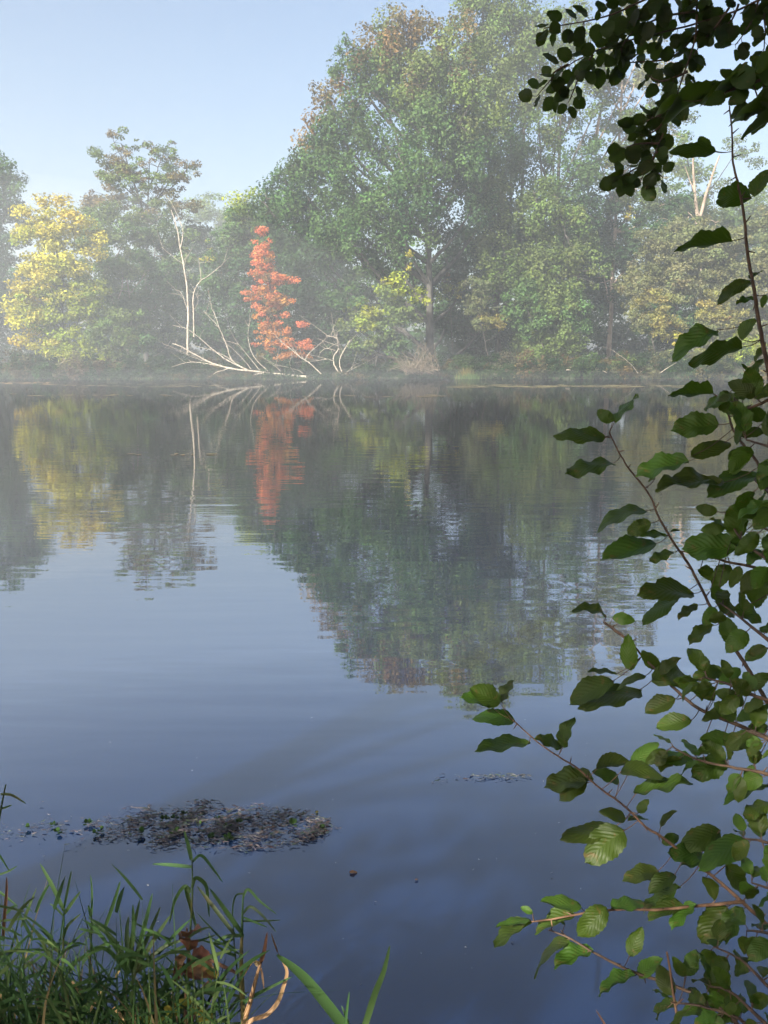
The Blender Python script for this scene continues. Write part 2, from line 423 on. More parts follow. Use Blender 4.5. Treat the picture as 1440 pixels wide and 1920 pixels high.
def make_tree(name, label, cat, Y, base, lobes, trunk_top=None, trunk_r=0.3, leaf=0.26, puff=0.95, dens=1.0, droop=0.0,
              bark=None, group=None, lean=None, depth=0.85, twigs=0.35, min_z=0.25, tvar=0.16, extra_stems=()):
    """lobes: (cx, cy, rx, ry, tint[, opts]) in photo pixels on the plane y=Y; base: px x of the trunk foot"""
    bark = bark or M_BARK
    k = Y / F
    foot = at(base, 690, Y); foot.z = far_z(foot.x, Y) - 0.15
    root = empty(name, foot)
    bpy.context.view_layer.update()
    tag(root, label, cat, group)
    tops = [at(l[0], l[1] - l[3] * 0.3, Y) for l in lobes]
    if trunk_top is None:
        j = min(range(len(lobes)), key=lambda i: lobes[i][1])
        trunk_top = (lobes[j][0], lobes[j][1])
    tt = at(trunk_top[0], trunk_top[1], Y)
    mid = foot.lerp(tt, 0.5) + Vector((random.uniform(-.4, .4), random.uniform(-.4, .4), 0))
    if lean: mid.x += lean
    tr = Tubes()
    path = tr.add([foot - Vector((0, 0, .3)), foot.lerp(mid, 0.12), mid, tt], trunk_r * 1.0, trunk_r * 0.16, 10, 6, 0.02, 0.9)
    tr.add([foot - Vector((0, 0, .3)), foot + Vector((0, 0, .9))], trunk_r * 1.25, trunk_r * 0.98, 10, 1)
    for (a, b, r) in extra_stems:
        pa, pb = at(*a, Y), at(*b, Y)
        tr.add([pa, pa.lerp(pb, .5) + Vector((random.uniform(-.2, .2), 0, 0)), pb], r, r * 0.35, 8, 4, 0.02)
    tr.build('trunk', bark, root)
    br = Tubes()
    Cs, Ss, Ts = [], [], []
    for l in lobes:
        cx, cy_, rx, ry, tint = l[:5]
        o = l[5] if len(l) > 5 else {}
        Yl = Y + o.get('dy', random.uniform(-0.12, 0.12) * rx * k)
        c = at(cx, cy_, Yl)
        R = (rx * k, max(rx, ry * 0.6) * k * depth * o.get('dz', 1.0), ry * k)
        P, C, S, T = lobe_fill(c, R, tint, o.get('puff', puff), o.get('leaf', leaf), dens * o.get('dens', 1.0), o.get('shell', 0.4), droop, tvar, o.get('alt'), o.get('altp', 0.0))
        keep = C[:, 2] > min_z
        Cs.append(C[keep]); Ss.append(S[keep]); Ts.append(T[keep])
        # limb from the trunk into the lobe, twigs to some puffs
        s = min(path, key=lambda p: abs(p.z - (c.z - 0.75 * (abs(c.x - p.x) + R[2] * 0.8))) )
        lim = br.add([s, s.lerp(c, 0.5) + Vector((0, 0, -0.06 * (c - s).length)), c, c + Vector((random.uniform(-.3, .3) * R[0], 0, R[2] * 0.6))], trunk_r * 0.34, trunk_r * 0.07, 6, 4, 0.03)
        for i in range(len(P)):
            if random.random() < twigs:
                e = Vector(P[i]); q = min(lim, key=lambda p: (p - e).length)
                br.add([q, q.lerp(e, .55) + Vector((0, 0, 0.08 * (e - q).length)), e], trunk_r * 0.10, 0.012, 4, 2)
    br.build('branches', bark, root)
    V, Q, T = leaf_quads(np.concatenate(Cs), np.concatenate(Ss), np.concatenate(Ts), droop)
    cr = link('crown', np_mesh('crown', V, Q, T), M_FOL, root)
    cr['kind'] = 'stuff'
    return root

# ------------------------------------------------------------------ far trees
GF = 'trees on the far bank'
o_ = dict
make_tree('hazy_tree', 'faint grey hazy tree far behind the gap left of the red tree', 'tree', 185, 400,
          [(400, 440, 55, 75, G2), (440, 470, 45, 60, G2), (350, 470, 60, 60, G2), (470, 440, 60, 60, G1)], leaf=0.5, puff=1.9, dens=0.9, trunk_r=0.5, group=GF)
make_tree('hazy_tree', 'grey green tall tree cut off by the left picture edge', 'tree', 96, -20,
          [(-20, 400, 62, 90, GD), (20, 370, 32, 50, G1), (-10, 330, 40, 36, G1), (-60, 340, 60, 90, G1), (-30, 500, 60, 90, GD), (15, 560, 45, 90, GD), (-70, 580, 80, 110, GD)],
          leaf=0.30, puff=1.1, group=GF, trunk_r=0.4)
make_tree('yellow_tree', 'golden yellow broad tree at the left hanging over the shore', 'tree', 77.5, 120,
          [(100, 415, 52, 48, YL), (75, 470, 52, 55, YL, o_(alt=YG, altp=.2)), (140, 460, 45, 60, YL), (60, 525, 48, 40, YL), (120, 530, 55, 45, YL, o_(alt=YG, altp=.3)),
           (165, 545, 38, 35, YG), (55, 590, 42, 28, YL), (110, 600, 45, 30, YG), (150, 630, 40, 26, YG), (60, 640, 30, 26, YL), (100, 645, 38, 30, YL, o_(alt=YG, altp=.4)), (160, 580, 38, 26, YG), (130, 672, 36, 20, YG), (75, 560, 40, 40, YG)],
          leaf=0.27, puff=0.85, dens=1.0, trunk_r=0.22, group=GF)
make_tree('sparse_tree', 'thin crowned tall tree with double top against the pale sky', 'tree', 97, 275,
          [(222, 285, 42, 44, G2, o_(dens=.5, alt=BR, altp=.35)), (183, 292, 16, 20, G2, o_(dens=.35)), (300, 305, 50, 44, G2, o_(dens=.5, alt=BR, altp=.35)), (350, 318, 30, 18, BR, o_(dens=.3)),
           (240, 345, 50, 30, G2, o_(dens=.65, alt=BR, altp=.4)), (305, 350, 40, 24, BR, o_(dens=.6)), (215, 385, 60, 22, BR, o_(dens=.5, alt=OR, altp=.2)), (320, 390, 50, 22, BR, o_(dens=.55)),
           (270, 400, 60, 30, G2, o_(dens=.6)), (165, 370, 14, 12, BR, o_(dens=.3))],
          trunk_top=(280, 300), leaf=0.25, puff=0.75, trunk_r=0.28, group=GF, twigs=.9, extra_stems=(((276, 420), (228, 270), .14), ((276, 400), (330, 320), .10)))
make_tree('green_tree', 'plain green leafy tree standing between the yellow tree and the dead tree', 'tree', 86, 250,
          [(235, 450, 65, 50, G2), (190, 480, 45, 60, G2), (290, 480, 50, 70, G1), (230, 530, 70, 60, G2), (300, 560, 45, 60, G1), (200, 580, 60, 50, G2), (265, 610, 60, 50, G2), (320, 640, 40, 40, GD), (170, 430, 40, 40, G2), (345, 470, 28, 60, G2, o_(dens=.7))],
          leaf=0.27, puff=0.95, group=GF, trunk_r=0.25, bark=M_PALE, extra_stems=(((245, 640), (238, 520), .12), ((280, 620), (278, 490), .12)))
make_tree('overhanging_shrub', 'small bright green shrub leaning over the water below the yellow tree', 'shrub', 76, 215,
          [(200, 630, 52, 32, G2), (240, 605, 40, 28, G2), (165, 660, 45, 24, YG), (230, 655, 38, 28, G2), (140, 680, 32, 14, YG), (265, 640, 30, 30, G1)],
          leaf=0.25, puff=0.7, group=GF, trunk_r=0.1)
make_tree('round_tree', 'rounded dark green tree behind the red tree', 'tree', 82, 470,
          [(470, 420, 55, 50, G2), (430, 450, 40, 50, G1), (510, 420, 45, 60, G1), (415, 520, 38, 60, G1), (460, 530, 60, 70, GD), (520, 530, 50, 80, GD), (430, 610, 55, 60, GD), (500, 630, 60, 55, GD),
           (395, 470, 9, 26, YL, o_(puff=.5, dens=.8)), (465, 395, 40, 26, YG, o_(dens=.5)), (400, 640, 30, 35, GD)], leaf=0.27, puff=1.0, trunk_r=0.26, group=GF)
make_tree('red_tree', 'slender bright red and orange tree by the fallen log', 'tree', 74.5, 525,
          [(492, 450, 15, 26, RD), (497, 485, 23, 26, RD, o_(alt=RO, altp=.2)), (503, 520, 28, 22, RD), (537, 522, 18, 9, RD), (488, 552, 33, 15, RD, o_(alt=RO, altp=.3)), (520, 560, 24, 17, RO), (505, 590, 29, 20, RD, o_(alt=RO, altp=.3)),
           (500, 622, 27, 15, RO), (535, 622, 17, 11, RO), (515, 585, 26, 30, BR, o_(dens=.4)), (505, 520, 18, 30, OR, o_(dens=.5)), (570, 606, 8, 8, RD), (520, 645, 41, 11, RO, o_(alt=RD, altp=.4)), (565, 648, 21, 11, RD), (545, 665, 34, 8, RO), (510, 672, 25, 14, BR, o_(dens=.5))],
          trunk_top=(493, 440), leaf=0.17, puff=0.42, dens=1.0, trunk_r=0.10, group=GF)
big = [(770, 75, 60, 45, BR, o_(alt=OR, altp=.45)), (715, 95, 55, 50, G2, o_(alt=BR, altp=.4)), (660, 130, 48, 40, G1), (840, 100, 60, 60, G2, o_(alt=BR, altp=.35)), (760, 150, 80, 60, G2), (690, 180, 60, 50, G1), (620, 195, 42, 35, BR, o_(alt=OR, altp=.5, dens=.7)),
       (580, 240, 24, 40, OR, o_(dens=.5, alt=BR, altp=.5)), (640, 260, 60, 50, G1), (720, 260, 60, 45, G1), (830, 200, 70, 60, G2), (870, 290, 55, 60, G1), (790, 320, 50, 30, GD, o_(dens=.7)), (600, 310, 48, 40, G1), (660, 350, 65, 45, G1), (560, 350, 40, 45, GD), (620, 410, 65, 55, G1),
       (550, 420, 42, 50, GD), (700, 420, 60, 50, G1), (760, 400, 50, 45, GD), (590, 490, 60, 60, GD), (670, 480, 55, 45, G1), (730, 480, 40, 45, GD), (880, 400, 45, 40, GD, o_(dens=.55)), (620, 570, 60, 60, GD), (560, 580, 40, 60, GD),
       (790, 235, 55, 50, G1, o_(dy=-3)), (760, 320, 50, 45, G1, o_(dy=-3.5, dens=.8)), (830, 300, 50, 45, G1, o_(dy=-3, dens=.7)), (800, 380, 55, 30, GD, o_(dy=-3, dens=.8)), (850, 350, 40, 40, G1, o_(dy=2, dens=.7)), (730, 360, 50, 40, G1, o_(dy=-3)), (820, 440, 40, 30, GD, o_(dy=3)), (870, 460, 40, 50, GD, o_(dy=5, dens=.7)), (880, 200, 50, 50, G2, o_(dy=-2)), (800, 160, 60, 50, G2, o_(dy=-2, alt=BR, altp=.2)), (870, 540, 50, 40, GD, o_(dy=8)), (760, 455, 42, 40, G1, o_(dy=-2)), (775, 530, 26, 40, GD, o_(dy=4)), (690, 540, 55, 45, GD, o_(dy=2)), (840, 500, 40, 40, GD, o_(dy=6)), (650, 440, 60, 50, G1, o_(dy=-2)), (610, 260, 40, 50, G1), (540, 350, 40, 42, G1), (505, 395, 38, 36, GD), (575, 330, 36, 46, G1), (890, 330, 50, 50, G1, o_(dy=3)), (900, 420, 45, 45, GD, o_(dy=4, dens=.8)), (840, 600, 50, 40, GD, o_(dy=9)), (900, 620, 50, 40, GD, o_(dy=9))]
make_tree('large_tree', 'towering green tree with rust tinted top and thick bare trunk', 'tree', 80, 806, big, trunk_top=(775, 210), trunk_r=0.62, leaf=0.29, puff=1.0, dens=0.9, droop=0.6, group=GF, lean=0.5,
          extra_stems=(((800, 400), (720, 190), .2), ((798, 360), (850, 180), .2), ((800, 420), (640, 290), .16), ((790, 300), (765, 120), .16)))
make_tree('tall_tree', 'tallest pale green tree reaching the top edge behind the rust tinted one', 'tree', 92, 935,
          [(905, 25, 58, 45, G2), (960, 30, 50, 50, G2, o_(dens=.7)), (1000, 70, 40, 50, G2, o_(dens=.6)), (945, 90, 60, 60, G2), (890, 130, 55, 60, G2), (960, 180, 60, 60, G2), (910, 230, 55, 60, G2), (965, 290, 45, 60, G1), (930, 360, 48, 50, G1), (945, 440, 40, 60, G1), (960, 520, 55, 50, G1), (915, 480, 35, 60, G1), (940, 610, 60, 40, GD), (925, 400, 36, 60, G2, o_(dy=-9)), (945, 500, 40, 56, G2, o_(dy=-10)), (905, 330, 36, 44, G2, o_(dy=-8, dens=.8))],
          trunk_r=0.5, leaf=0.30, puff=1.05, dens=1.05, droop=0.5, group=GF, extra_stems=(((970, 560), (985, 60), .22), ((950, 600), (960, 200), .24)))
make_tree('tall_tree', 'airy tall tree with pale stems left of the overhanging alder leaves', 'tree', 90, 1025,
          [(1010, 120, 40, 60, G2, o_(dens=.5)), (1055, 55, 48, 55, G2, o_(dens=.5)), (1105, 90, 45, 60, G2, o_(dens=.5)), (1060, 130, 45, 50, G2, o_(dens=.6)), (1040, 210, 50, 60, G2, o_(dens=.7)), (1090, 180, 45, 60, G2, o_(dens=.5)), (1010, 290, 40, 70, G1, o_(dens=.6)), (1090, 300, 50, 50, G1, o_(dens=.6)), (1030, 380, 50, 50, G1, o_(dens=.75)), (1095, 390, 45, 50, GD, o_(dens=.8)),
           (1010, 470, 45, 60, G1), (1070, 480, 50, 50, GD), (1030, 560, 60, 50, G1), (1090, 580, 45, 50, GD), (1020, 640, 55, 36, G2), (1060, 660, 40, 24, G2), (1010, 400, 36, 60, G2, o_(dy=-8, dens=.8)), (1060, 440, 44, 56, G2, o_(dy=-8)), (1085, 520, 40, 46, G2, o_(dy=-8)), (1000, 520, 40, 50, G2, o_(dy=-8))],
          trunk_r=0.45, leaf=0.28, puff=0.95, dens=1.1, droop=0.4, group=GF, bark=M_BARK, extra_stems=(((1020, 420), (998, 40), .13), ((1030, 400), (1125, 190), .14), ((1030, 420), (1060, 30), .10)))
make_tree('tall_tree', 'tall tree with pale forked bare limbs seen behind the upper alder leaves', 'tree', 94, 1140,
          [(1130, 130, 40, 60, WL, o_(dens=.5)), (1170, 70, 50, 55, WL, o_(dens=.5)), (1240, 150, 50, 60, WL, o_(dens=.5)), (1190, 160, 60, 60, WL, o_(dens=.45)), (1160, 250, 60, 55, G2, o_(dens=.7)), (1240, 240, 50, 60, G2, o_(dens=.6)), (1130, 320, 50, 50, G2), (1200, 340, 60, 50, G2), (1150, 420, 60, 60, GD), (1230, 420, 60, 50, GD), (1130, 510, 55, 60, GD), (1180, 402, 14, 16, YL, o_(puff=.5)), (1200, 420, 8, 6, YL, o_(puff=.4))],
          trunk_r=0.4, leaf=0.29, puff=1.0, dens=0.9, group=GF, bark=M_PALE, extra_stems=(((1115, 290), (1130, 190), .26), ((1120, 270), (1205, 90), .12), ((1110, 330), (1250, 110), .12)))
make_tree('hazy_tree', 'pale tree with thin top at the right in front of open sky', 'tree', 118, 1360,
          [(1290, 300, 50, 40, G2, o_(dens=.6)), (1370, 300, 50, 40, G2, o_(dens=.4)), (1260, 360, 60, 50, G2), (1340, 390, 60, 40, G2), (1420, 410, 60, 50, G2), (1480, 380, 60, 60, G2), (1400, 460, 80, 60, G1), (1300, 450, 70, 60, G1)],
          trunk_r=0.3, leaf=0.33, puff=1.15, dens=0.8, group=GF)
pol = make_tree('pollard_tree', 'pollarded tree with two pinkish bare broken limbs on the right', 'tree', 92, 1310,
          [(1290, 420, 26, 22, WL, o_(dens=.5)), (1340, 430, 26, 22, WL, o_(dens=.5))], trunk_top=(1311, 400), trunk_r=0.34, leaf=0.25, puff=.7, group=GF, bark=M_PALE,
          extra_stems=(((1308, 405), (1299, 285), .20), ((1313, 405), (1349, 292), .20), ((1303, 360), (1284, 310), .08), ((1306, 420), (1290, 398), .09)))
wl = [('silver grey willow filling the right bank below the pollard', 84, 1300, [(1250, 470, 70, 50, WL), (1330, 470, 70, 50, WL), (1290, 530, 80, 45, WL), (1210, 540, 50, 50, WL), (1370, 530, 60, 60, WL), (1250, 600, 60, 50, GD), (1340, 600, 60, 50, WL)]),
      ('willow at the right picture edge behind the upright alder stem', 82, 1440, [(1430, 470, 70, 60, WL), (1420, 560, 70, 60, WL), (1480, 520, 70, 80, WL), (1440, 640, 70, 50, WL), (1390, 640, 40, 40, WL)])]
for lb, Y, b, lo in wl:
    make_tree('willow', lb, 'willow', Y, b, lo, leaf=0.24, puff=.8, dens=1.0, trunk_r=.2, group=GF)
make_tree('willow_bush', 'yellowish rounded willow bush bright above the dark right bank', 'shrub', 77.5, 1235,
          [(1225, 575, 36, 30, WY), (1250, 610, 34, 24, WY), (1200, 600, 22, 26, WL), (1262, 630, 18, 14, YL, o_(dens=.5)), (1190, 545, 24, 24, WL)], leaf=.20, puff=.5, trunk_r=.08, group=GF)
make_tree('willow_bush', 'pale willow bush with a rusty tip nearest the right edge', 'shrub', 77, 1335,
          [(1340, 580, 34, 30, WY), (1370, 600, 30, 26, WY), (1362, 590, 10, 14, OR, o_(dens=.5, puff=.4)), (1330, 620, 30, 24, WL), (1390, 650, 40, 26, YG), (1330, 670, 40, 20, WY), (1290, 672, 40, 18, WL)], leaf=.20, puff=.5, trunk_r=.08, group=GF)
make_tree('hazel_bush', 'yellow green broad leaved bush left of the thick trunk', 'shrub', 75.5, 700,
          [(690, 590, 42, 30, YG), (740, 570, 36, 30, G2), (660, 610, 30, 26, G2), (715, 625, 40, 30, G2), (765, 600, 28, 34, G2), (680, 600, 20, 16, YL, o_(dens=.5)), (690, 650, 34, 22, G2), (745, 650, 32, 24, G1), (740, 540, 24, 18, YG), (766, 490, 6, 18, YL, o_(puff=.35)), (780, 560, 14, 22, YG, o_(dens=.6)), (650, 560, 30, 26, G1)],
          leaf=0.30, puff=.7, trunk_r=.1, group=GF)
make_tree('climbing_shrub', 'small yellowish leafed shrub right of the thick trunk', 'shrub', 84, 850,
          [(830, 545, 16, 20, YG, o_(dens=.7)), (855, 550, 14, 12, YL, o_(dens=.5, alt=YG, altp=.5)), (840, 520, 14, 18, BR, o_(dens=.5)), (860, 530, 12, 12, YG, o_(dens=.5))], leaf=.22, puff=.45, trunk_r=.06, group=GF)
make_tree('willow_bush', 'small silvery willow bush above the dark hollow right of the trunk', 'shrub', 80, 920,
          [(885, 540, 16, 26, GG), (910, 550, 14, 26, GG), (900, 575, 30, 16, GG), (925, 600, 26, 16, WY), (905, 605, 22, 14, GG), (945, 615, 12, 7, YL, o_(puff=.35))], leaf=.19, puff=.42, trunk_r=.07, group=GF)
make_tree('green_bush', 'deep green drooping bush hanging over the right centre shore', 'shrub', 76.5, 1040,
          [(1000, 600, 40, 36, G1), (1045, 620, 40, 34, G2), (1020, 655, 46, 26, G2), (1070, 640, 30, 30, G2), (980, 560, 36, 36, G1), (1085, 590, 30, 40, G1), (1050, 570, 34, 34, G2), (1000, 670, 30, 14, G2)], leaf=.25, puff=.65, trunk_r=.1, group=GF, droop=.3)
make_tree('dark_bush', 'dark green bush between the red tree and the yellow green bush', 'shrub', 79, 610,
          [(600, 620, 40, 40, GD), (640, 650, 40, 30, GD), (580, 660, 34, 26, GD), (620, 560, 46, 40, GD), (560, 640, 24, 36, GD), (625, 670, 30, 18, GG)], leaf=.26, puff=.75, trunk_r=.1, group=GF)

# the wood behind reads as one dark mass
Cs, Ss, Ts = [], [], []
for i in range(95):
    px = -420 + i * 24 + random.uniform(-14, 14); Y = random.uniform(100, 118)
    topy = 470 + 40 * math.sin(px * 0.011) + random.uniform(-35, 35)
    if px < 540: topy += 40
    for py in np.arange(topy, 720, 42):
        c = at(px + random.uniform(-10, 10), py, Y)
        P, C, S, T = lobe_fill(c, (2.1, 2.0, 2.0), GD if random.random() < .7 else G1, 1.25, 0.42, 0.75, 0.3)
        kp = C[:, 2] > .5
        Cs.append(C[kp]); Ss.append(S[kp]); Ts.append(T[kp])
V, Q, T = leaf_quads(np.concatenate(Cs), np.concatenate(Ss), np.concatenate(Ts))
tag(link('distant_wood', np_mesh('distant_wood', V, Q, T), M_FOL), 'dark mass of woodland far behind the bank trees', 'woodland', kind='stuff')

# undergrowth and grass along the far shore
Cs, Ss, Ts = [], [], []
for i in range(620):
    x = random.uniform(-48, 48); s = random.uniform(-0.45, 1.6) if i % 2 else random.uniform(0, 5.5); y = shore_y(x) + s
    h = random.uniform(.25, .9) * (0.5 if s < .8 else 1.6)
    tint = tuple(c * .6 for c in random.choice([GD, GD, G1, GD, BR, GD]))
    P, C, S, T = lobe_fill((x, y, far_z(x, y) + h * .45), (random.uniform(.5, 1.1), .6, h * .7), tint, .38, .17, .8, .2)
    kp = C[:, 2] > .03
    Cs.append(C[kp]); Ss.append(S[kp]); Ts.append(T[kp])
for i in range(90):
    x = random.uniform(-46, 46); y = shore_y(x) + random.uniform(-.7, .9)
    if -22 < x < 6.5: continue
    h = random.uniform(.5, 1.5)
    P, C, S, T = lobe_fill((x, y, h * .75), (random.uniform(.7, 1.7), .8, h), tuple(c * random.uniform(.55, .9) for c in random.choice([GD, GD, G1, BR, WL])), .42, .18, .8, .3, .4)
    kp = C[:, 2] > .03
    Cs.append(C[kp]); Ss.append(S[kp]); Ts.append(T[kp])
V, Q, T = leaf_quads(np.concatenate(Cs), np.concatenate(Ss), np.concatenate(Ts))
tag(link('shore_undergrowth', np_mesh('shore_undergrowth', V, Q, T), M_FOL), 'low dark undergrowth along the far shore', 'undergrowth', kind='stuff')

def blade_field(n, pos, hfun, wid, tints, lean=.35, seg=2):
    V, Q, T = [], [], []
    for i in range(n):
        p, s = pos(i)
        h = hfun() * s; a = random.uniform(0, 2 * math.pi); ln = random.gauss(0, lean) * h
        d = Vector((math.cos(a), math.sin(a), 0)); w = Vector((-d.y, d.x, 0)) * wid * s * random.uniform(.6, 1.3)
        if random.random() < .5: w = Vector((wid * s, 0, 0))
        b = len(V); tint = np.array(random.choice(tints)) * random.uniform(.7, 1.3)
        for j in range(seg + 1):
            f = j / seg
            c = p + Vector((0, 0, h * (f - .15 * f * f * abs(ln) / max(h, .01)))) + d * ln * f * f
            k = 1 - .93 * f ** 1.5
            V += [tuple(c - w * k), tuple(c + w * k)]; T += [tint, tint]
        for j in range(seg): Q.append((b + 2 * j, b + 2 * j + 1, b + 2 * j + 3, b + 2 * j + 2))
    return np_mesh('blades', V, Q, np.array(T))
def far_grass(i):
    x = random.uniform(-46, -4) if i % 4 else random.uniform(-46, 40); y = shore_y(x) + abs(random.gauss(0, .5)) - .25
    return Vector((x, y, max(0, far_z(x, y)) - .03)), (1.0 if x > -12 else .8)
g = link('shore_grass', blade_field(3200, far_grass, lambda: random.uniform(.10, .32), .035, [GD, GD, G1, GD, BR]), M_FOL)
tag(g, 'short grass fringe along the far waterline', 'grass', kind='stuff')
def tuft(name, label, px, Y, n, h, tints, spread):
    c = at(px, 700, Y); c.z = max(0, far_z(c.x, Y)) - .02
    r = empty(name, c); tag(r, label, 'grass tuft')
    o = link('blades', blade_field(n, lambda i: (c + Vector((random.gauss(0, spread), random.gauss(0, .2), 0)), 1), lambda: random.uniform(.5, 1) * h, .02, tints, .5, 3), M_FOL, r)
    o['kind'] = 'stuff'
tuft('dry_tuft', 'dry straw coloured grass tuft at the shore right of the brush pile', 873, 73.3, 160, 1.2, [WY, BR, BR], .3)
tuft('green_tuft', 'green grass tuft at the waterline right of the brush pile', 882, 72.2, 160, .7, [G1, G2], .5)

# ------------------------------------------------------------------ dead wood on the far shore
def wood(name, label, cat, Y, conv, strokes, m=M_DEAD, twig=0, rscale=0.66):
    """strokes: (part name, r0, r1, [(zx, zy[, dy])...])"""
    pts0 = strokes[0][3]
    b = at(*conv(pts0[0][0], pts0[0][1]), Y)
    r = empty(name, b); tag(r, label, cat)
    for nm, r0, r1, pl in strokes:
        t = Tubes()
        P = []
        dy = random.uniform(-.8, .8) if nm != 'trunk' else 0
        for i, p in enumerate(pl):
            P.append(at(*conv(p[0], p[1]), Y + dy * i / max(1, len(pl) - 1)))
        path = t.add(P, r0 * rscale, r1 * rscale, 7, 4, .012)
        for k in range(twig if nm != 'trunk' else twig * 2):
            q = path[random.randrange(len(path) // 3, len(path))]
            d = (path[-1] - path[0]).normalized() + Vector((random.gauss(0, .6), random.gauss(0, .6), random.gauss(.15, .5)))
            L = random.uniform(.4, 1.5)
            t.add([q, q + d * L * .5, q + d * L + Vector((random.gauss(0, .1), 0, random.gauss(0, .1)))], .016, .006, 4, 2)
        t.build(nm, m, r)
    return r
wood('dead_tree', 'bare dead standing tree with two pale stems in the gap', 'dead tree', 77, Z3, [
    ('trunk', .17, .05, [(385, 1640), (385, 1400), (390, 1200), (375, 950), (345, 740), (310, 560), (280, 380), (220, 180)]),
    ('branch', .07, .02, [(310, 560), (338, 400), (300, 280), (235, 130)]),
    ('trunk', .12, .05, [(445, 1450), (445, 1330), (440, 1050), (470, 950), (520, 880)]),
    ('branch', .06, .02, [(520, 880), (600, 830), (700, 750), (770, 680)]),
    ('branch', .05, .02, [(520, 880), (505, 740), (485, 650)]),
    ('branch', .05, .015, [(388, 1200), (350, 1080), (310, 1000), (250, 975)]),
    ('branch', .04, .015, [(345, 740), (362, 700), (368, 655)]),
    ('branch', .03, .012, [(340, 720), (230, 640), (120, 550)]),
    ('branch', .03, .012, [(430, 1200), (480, 1120), (490, 1020)])], twig=2)
wood('fallen_tree', 'long bleached fallen tree with branches lying in the water', 'fallen tree', 72.0, Z4, [
    ('trunk', .17, .05, [(745, 379), (640, 372), (540, 360), (420, 347), (330, 335), (250, 310), (170, 270), (100, 230), (60, 218)]),
    ('branch', .10, .025, [(430, 347), (350, 300), (322, 225), (290, 150), (260, 110), (210, 60)]),
    ('branch', .05, .02, [(290, 150), (268, 85), (250, 50)]),
    ('branch', .09, .02, [(430, 350), (330, 300), (260, 250), (190, 190), (130, 145), (60, 128)]),
    ('branch', .07, .02, [(330, 335), (260, 320), (150, 305), (55, 330)]),
    ('branch', .05, .015, [(250, 310), (180, 290), (80, 250)]),
    ('branch', .06, .015, [(520, 350), (450, 275), (425, 190), (430, 120)]),
    ('branch', .05, .015, [(480, 345), (420, 270), (370, 210)]),
    ('branch', .04, .015, [(440, 340), (390, 280), (320, 215)]),
    ('branch', .05, .015, [(350, 300), (280, 260), (150, 220)]),
    ('branch', .05, .015, [(420, 345), (300, 325), (180, 285), (60, 235)]),
    ('branch', .05, .02, [(600, 370), (570, 340), (555, 320)]),
    ('branch', .07, .03, [(540, 358), (460, 365), (450, 385), (470, 402)]),
    ('branch', .06, .02, [(330, 338), (270, 355), (235, 378), (160, 378)]),
    ('branch', .04, .02, [(235, 378), (265, 412)])], twig=3)
wood('fallen_branch', 'slanting grey branch propped out of the water under the red tree', 'branch', 72.0, Z4, [
    ('trunk', .08, .04, [(788, 374), (720, 310), (680, 285), (640, 250), (580, 205)]),
    ('branch', .05, .015, [(698, 298), (720, 260), (745, 238)]),
    ('branch', .03, .012, [(650, 360), (625, 320), (632, 285)]),
    ('branch', .03, .012, [(690, 360), (650, 340), (560, 320)])], twig=3)
wood('curled_branch', 'curled pale dead branches rising from the shore beside the slanting branch', 'branch', 72.0, Z4, [
    ('trunk', .10, .04, [(884, 374), (845, 330), (838, 280), (860, 240), (850, 190), (800, 180)]),
    ('branch', .08, .03, [(884, 374), (865, 310), (880, 260), (915, 200)]),
    ('branch', .05, .015, [(890, 374), (905, 350), (922, 342)]),
    ('branch', .05, .015, [(850, 190), (855, 160), (838, 150)]),
    ('branch', .04, .015, [(838, 300), (800, 290), (760, 300)]),
    ('branch', .04, .015, [(845, 250), (800, 240), (770, 260)])], twig=4)
bc = at(*Z4(1340, 368), 72.2)
br_ = empty('brush_pile', bc); tag(br_, 'tangled pile of dry grey brushwood at the foot of the thick trunk', 'brush pile')
for part, n in (('twigs', 85), ('twigs', 34)):
    t = Tubes()
    for i in range(n):
        a = at(*Z4(random.uniform(1180, 1352), random.uniform(335, 368)), 72.2 + random.uniform(-.5, 1.0))
        e = at(*Z4(random.uniform(1090, 1350), random.uniform(250, 360)), 72.2 + random.uniform(-.6, 1.2))
        if part == 'twigs' and n == 34: e = at(*Z4(random.uniform(1210, 1330), random.uniform(190, 320)), 72.6)
        m_ = a.lerp(e, .5) + Vector((0, 0, random.uniform(-.1, .45)))
        t.add([a, m_, e], random.uniform(.015, .04), .008, 4, 3)
    t.build('twigs', M_BRUSH, br_)['kind'] = 'stuff'
def stick(label, pts, r):
    w = empty('driftwood_stick', on_water(*pts[0])); tag(w, label, 'stick', 'sticks lying along the right shore')
    t = Tubes(); t.add([at(p[0], p[1], 71.6 - .3 * i) for i, p in enumerate(pts)], r, r * .4, 6, 3, .01)
    t.add([at(pts[0][0] + 4, pts[0][1] - 1, 71.6), at(pts[0][0] + 12, pts[0][1] - 9, 71.9)], r * .5, r * .2, 5, 1)
    t.build('stem', M_DEAD, w)
stick('short pale stick at the waterline below the drooping bush', [(1062, 694), (1072, 694), (1084, 699)], .035)
stick('forked bleached stick with raised ends on the right shore', [(1108, 697), (1122, 692), (1138, 699)], .055)
stick('thin grey stick rising from the right shore near the willow bush', [(1236, 700), (1250, 691), (1268, 680)], .03)
stick('long thin bent stick leaning over the right shore', [(1196, 700), (1180, 680), (1150, 658), (1130, 650)], .022)

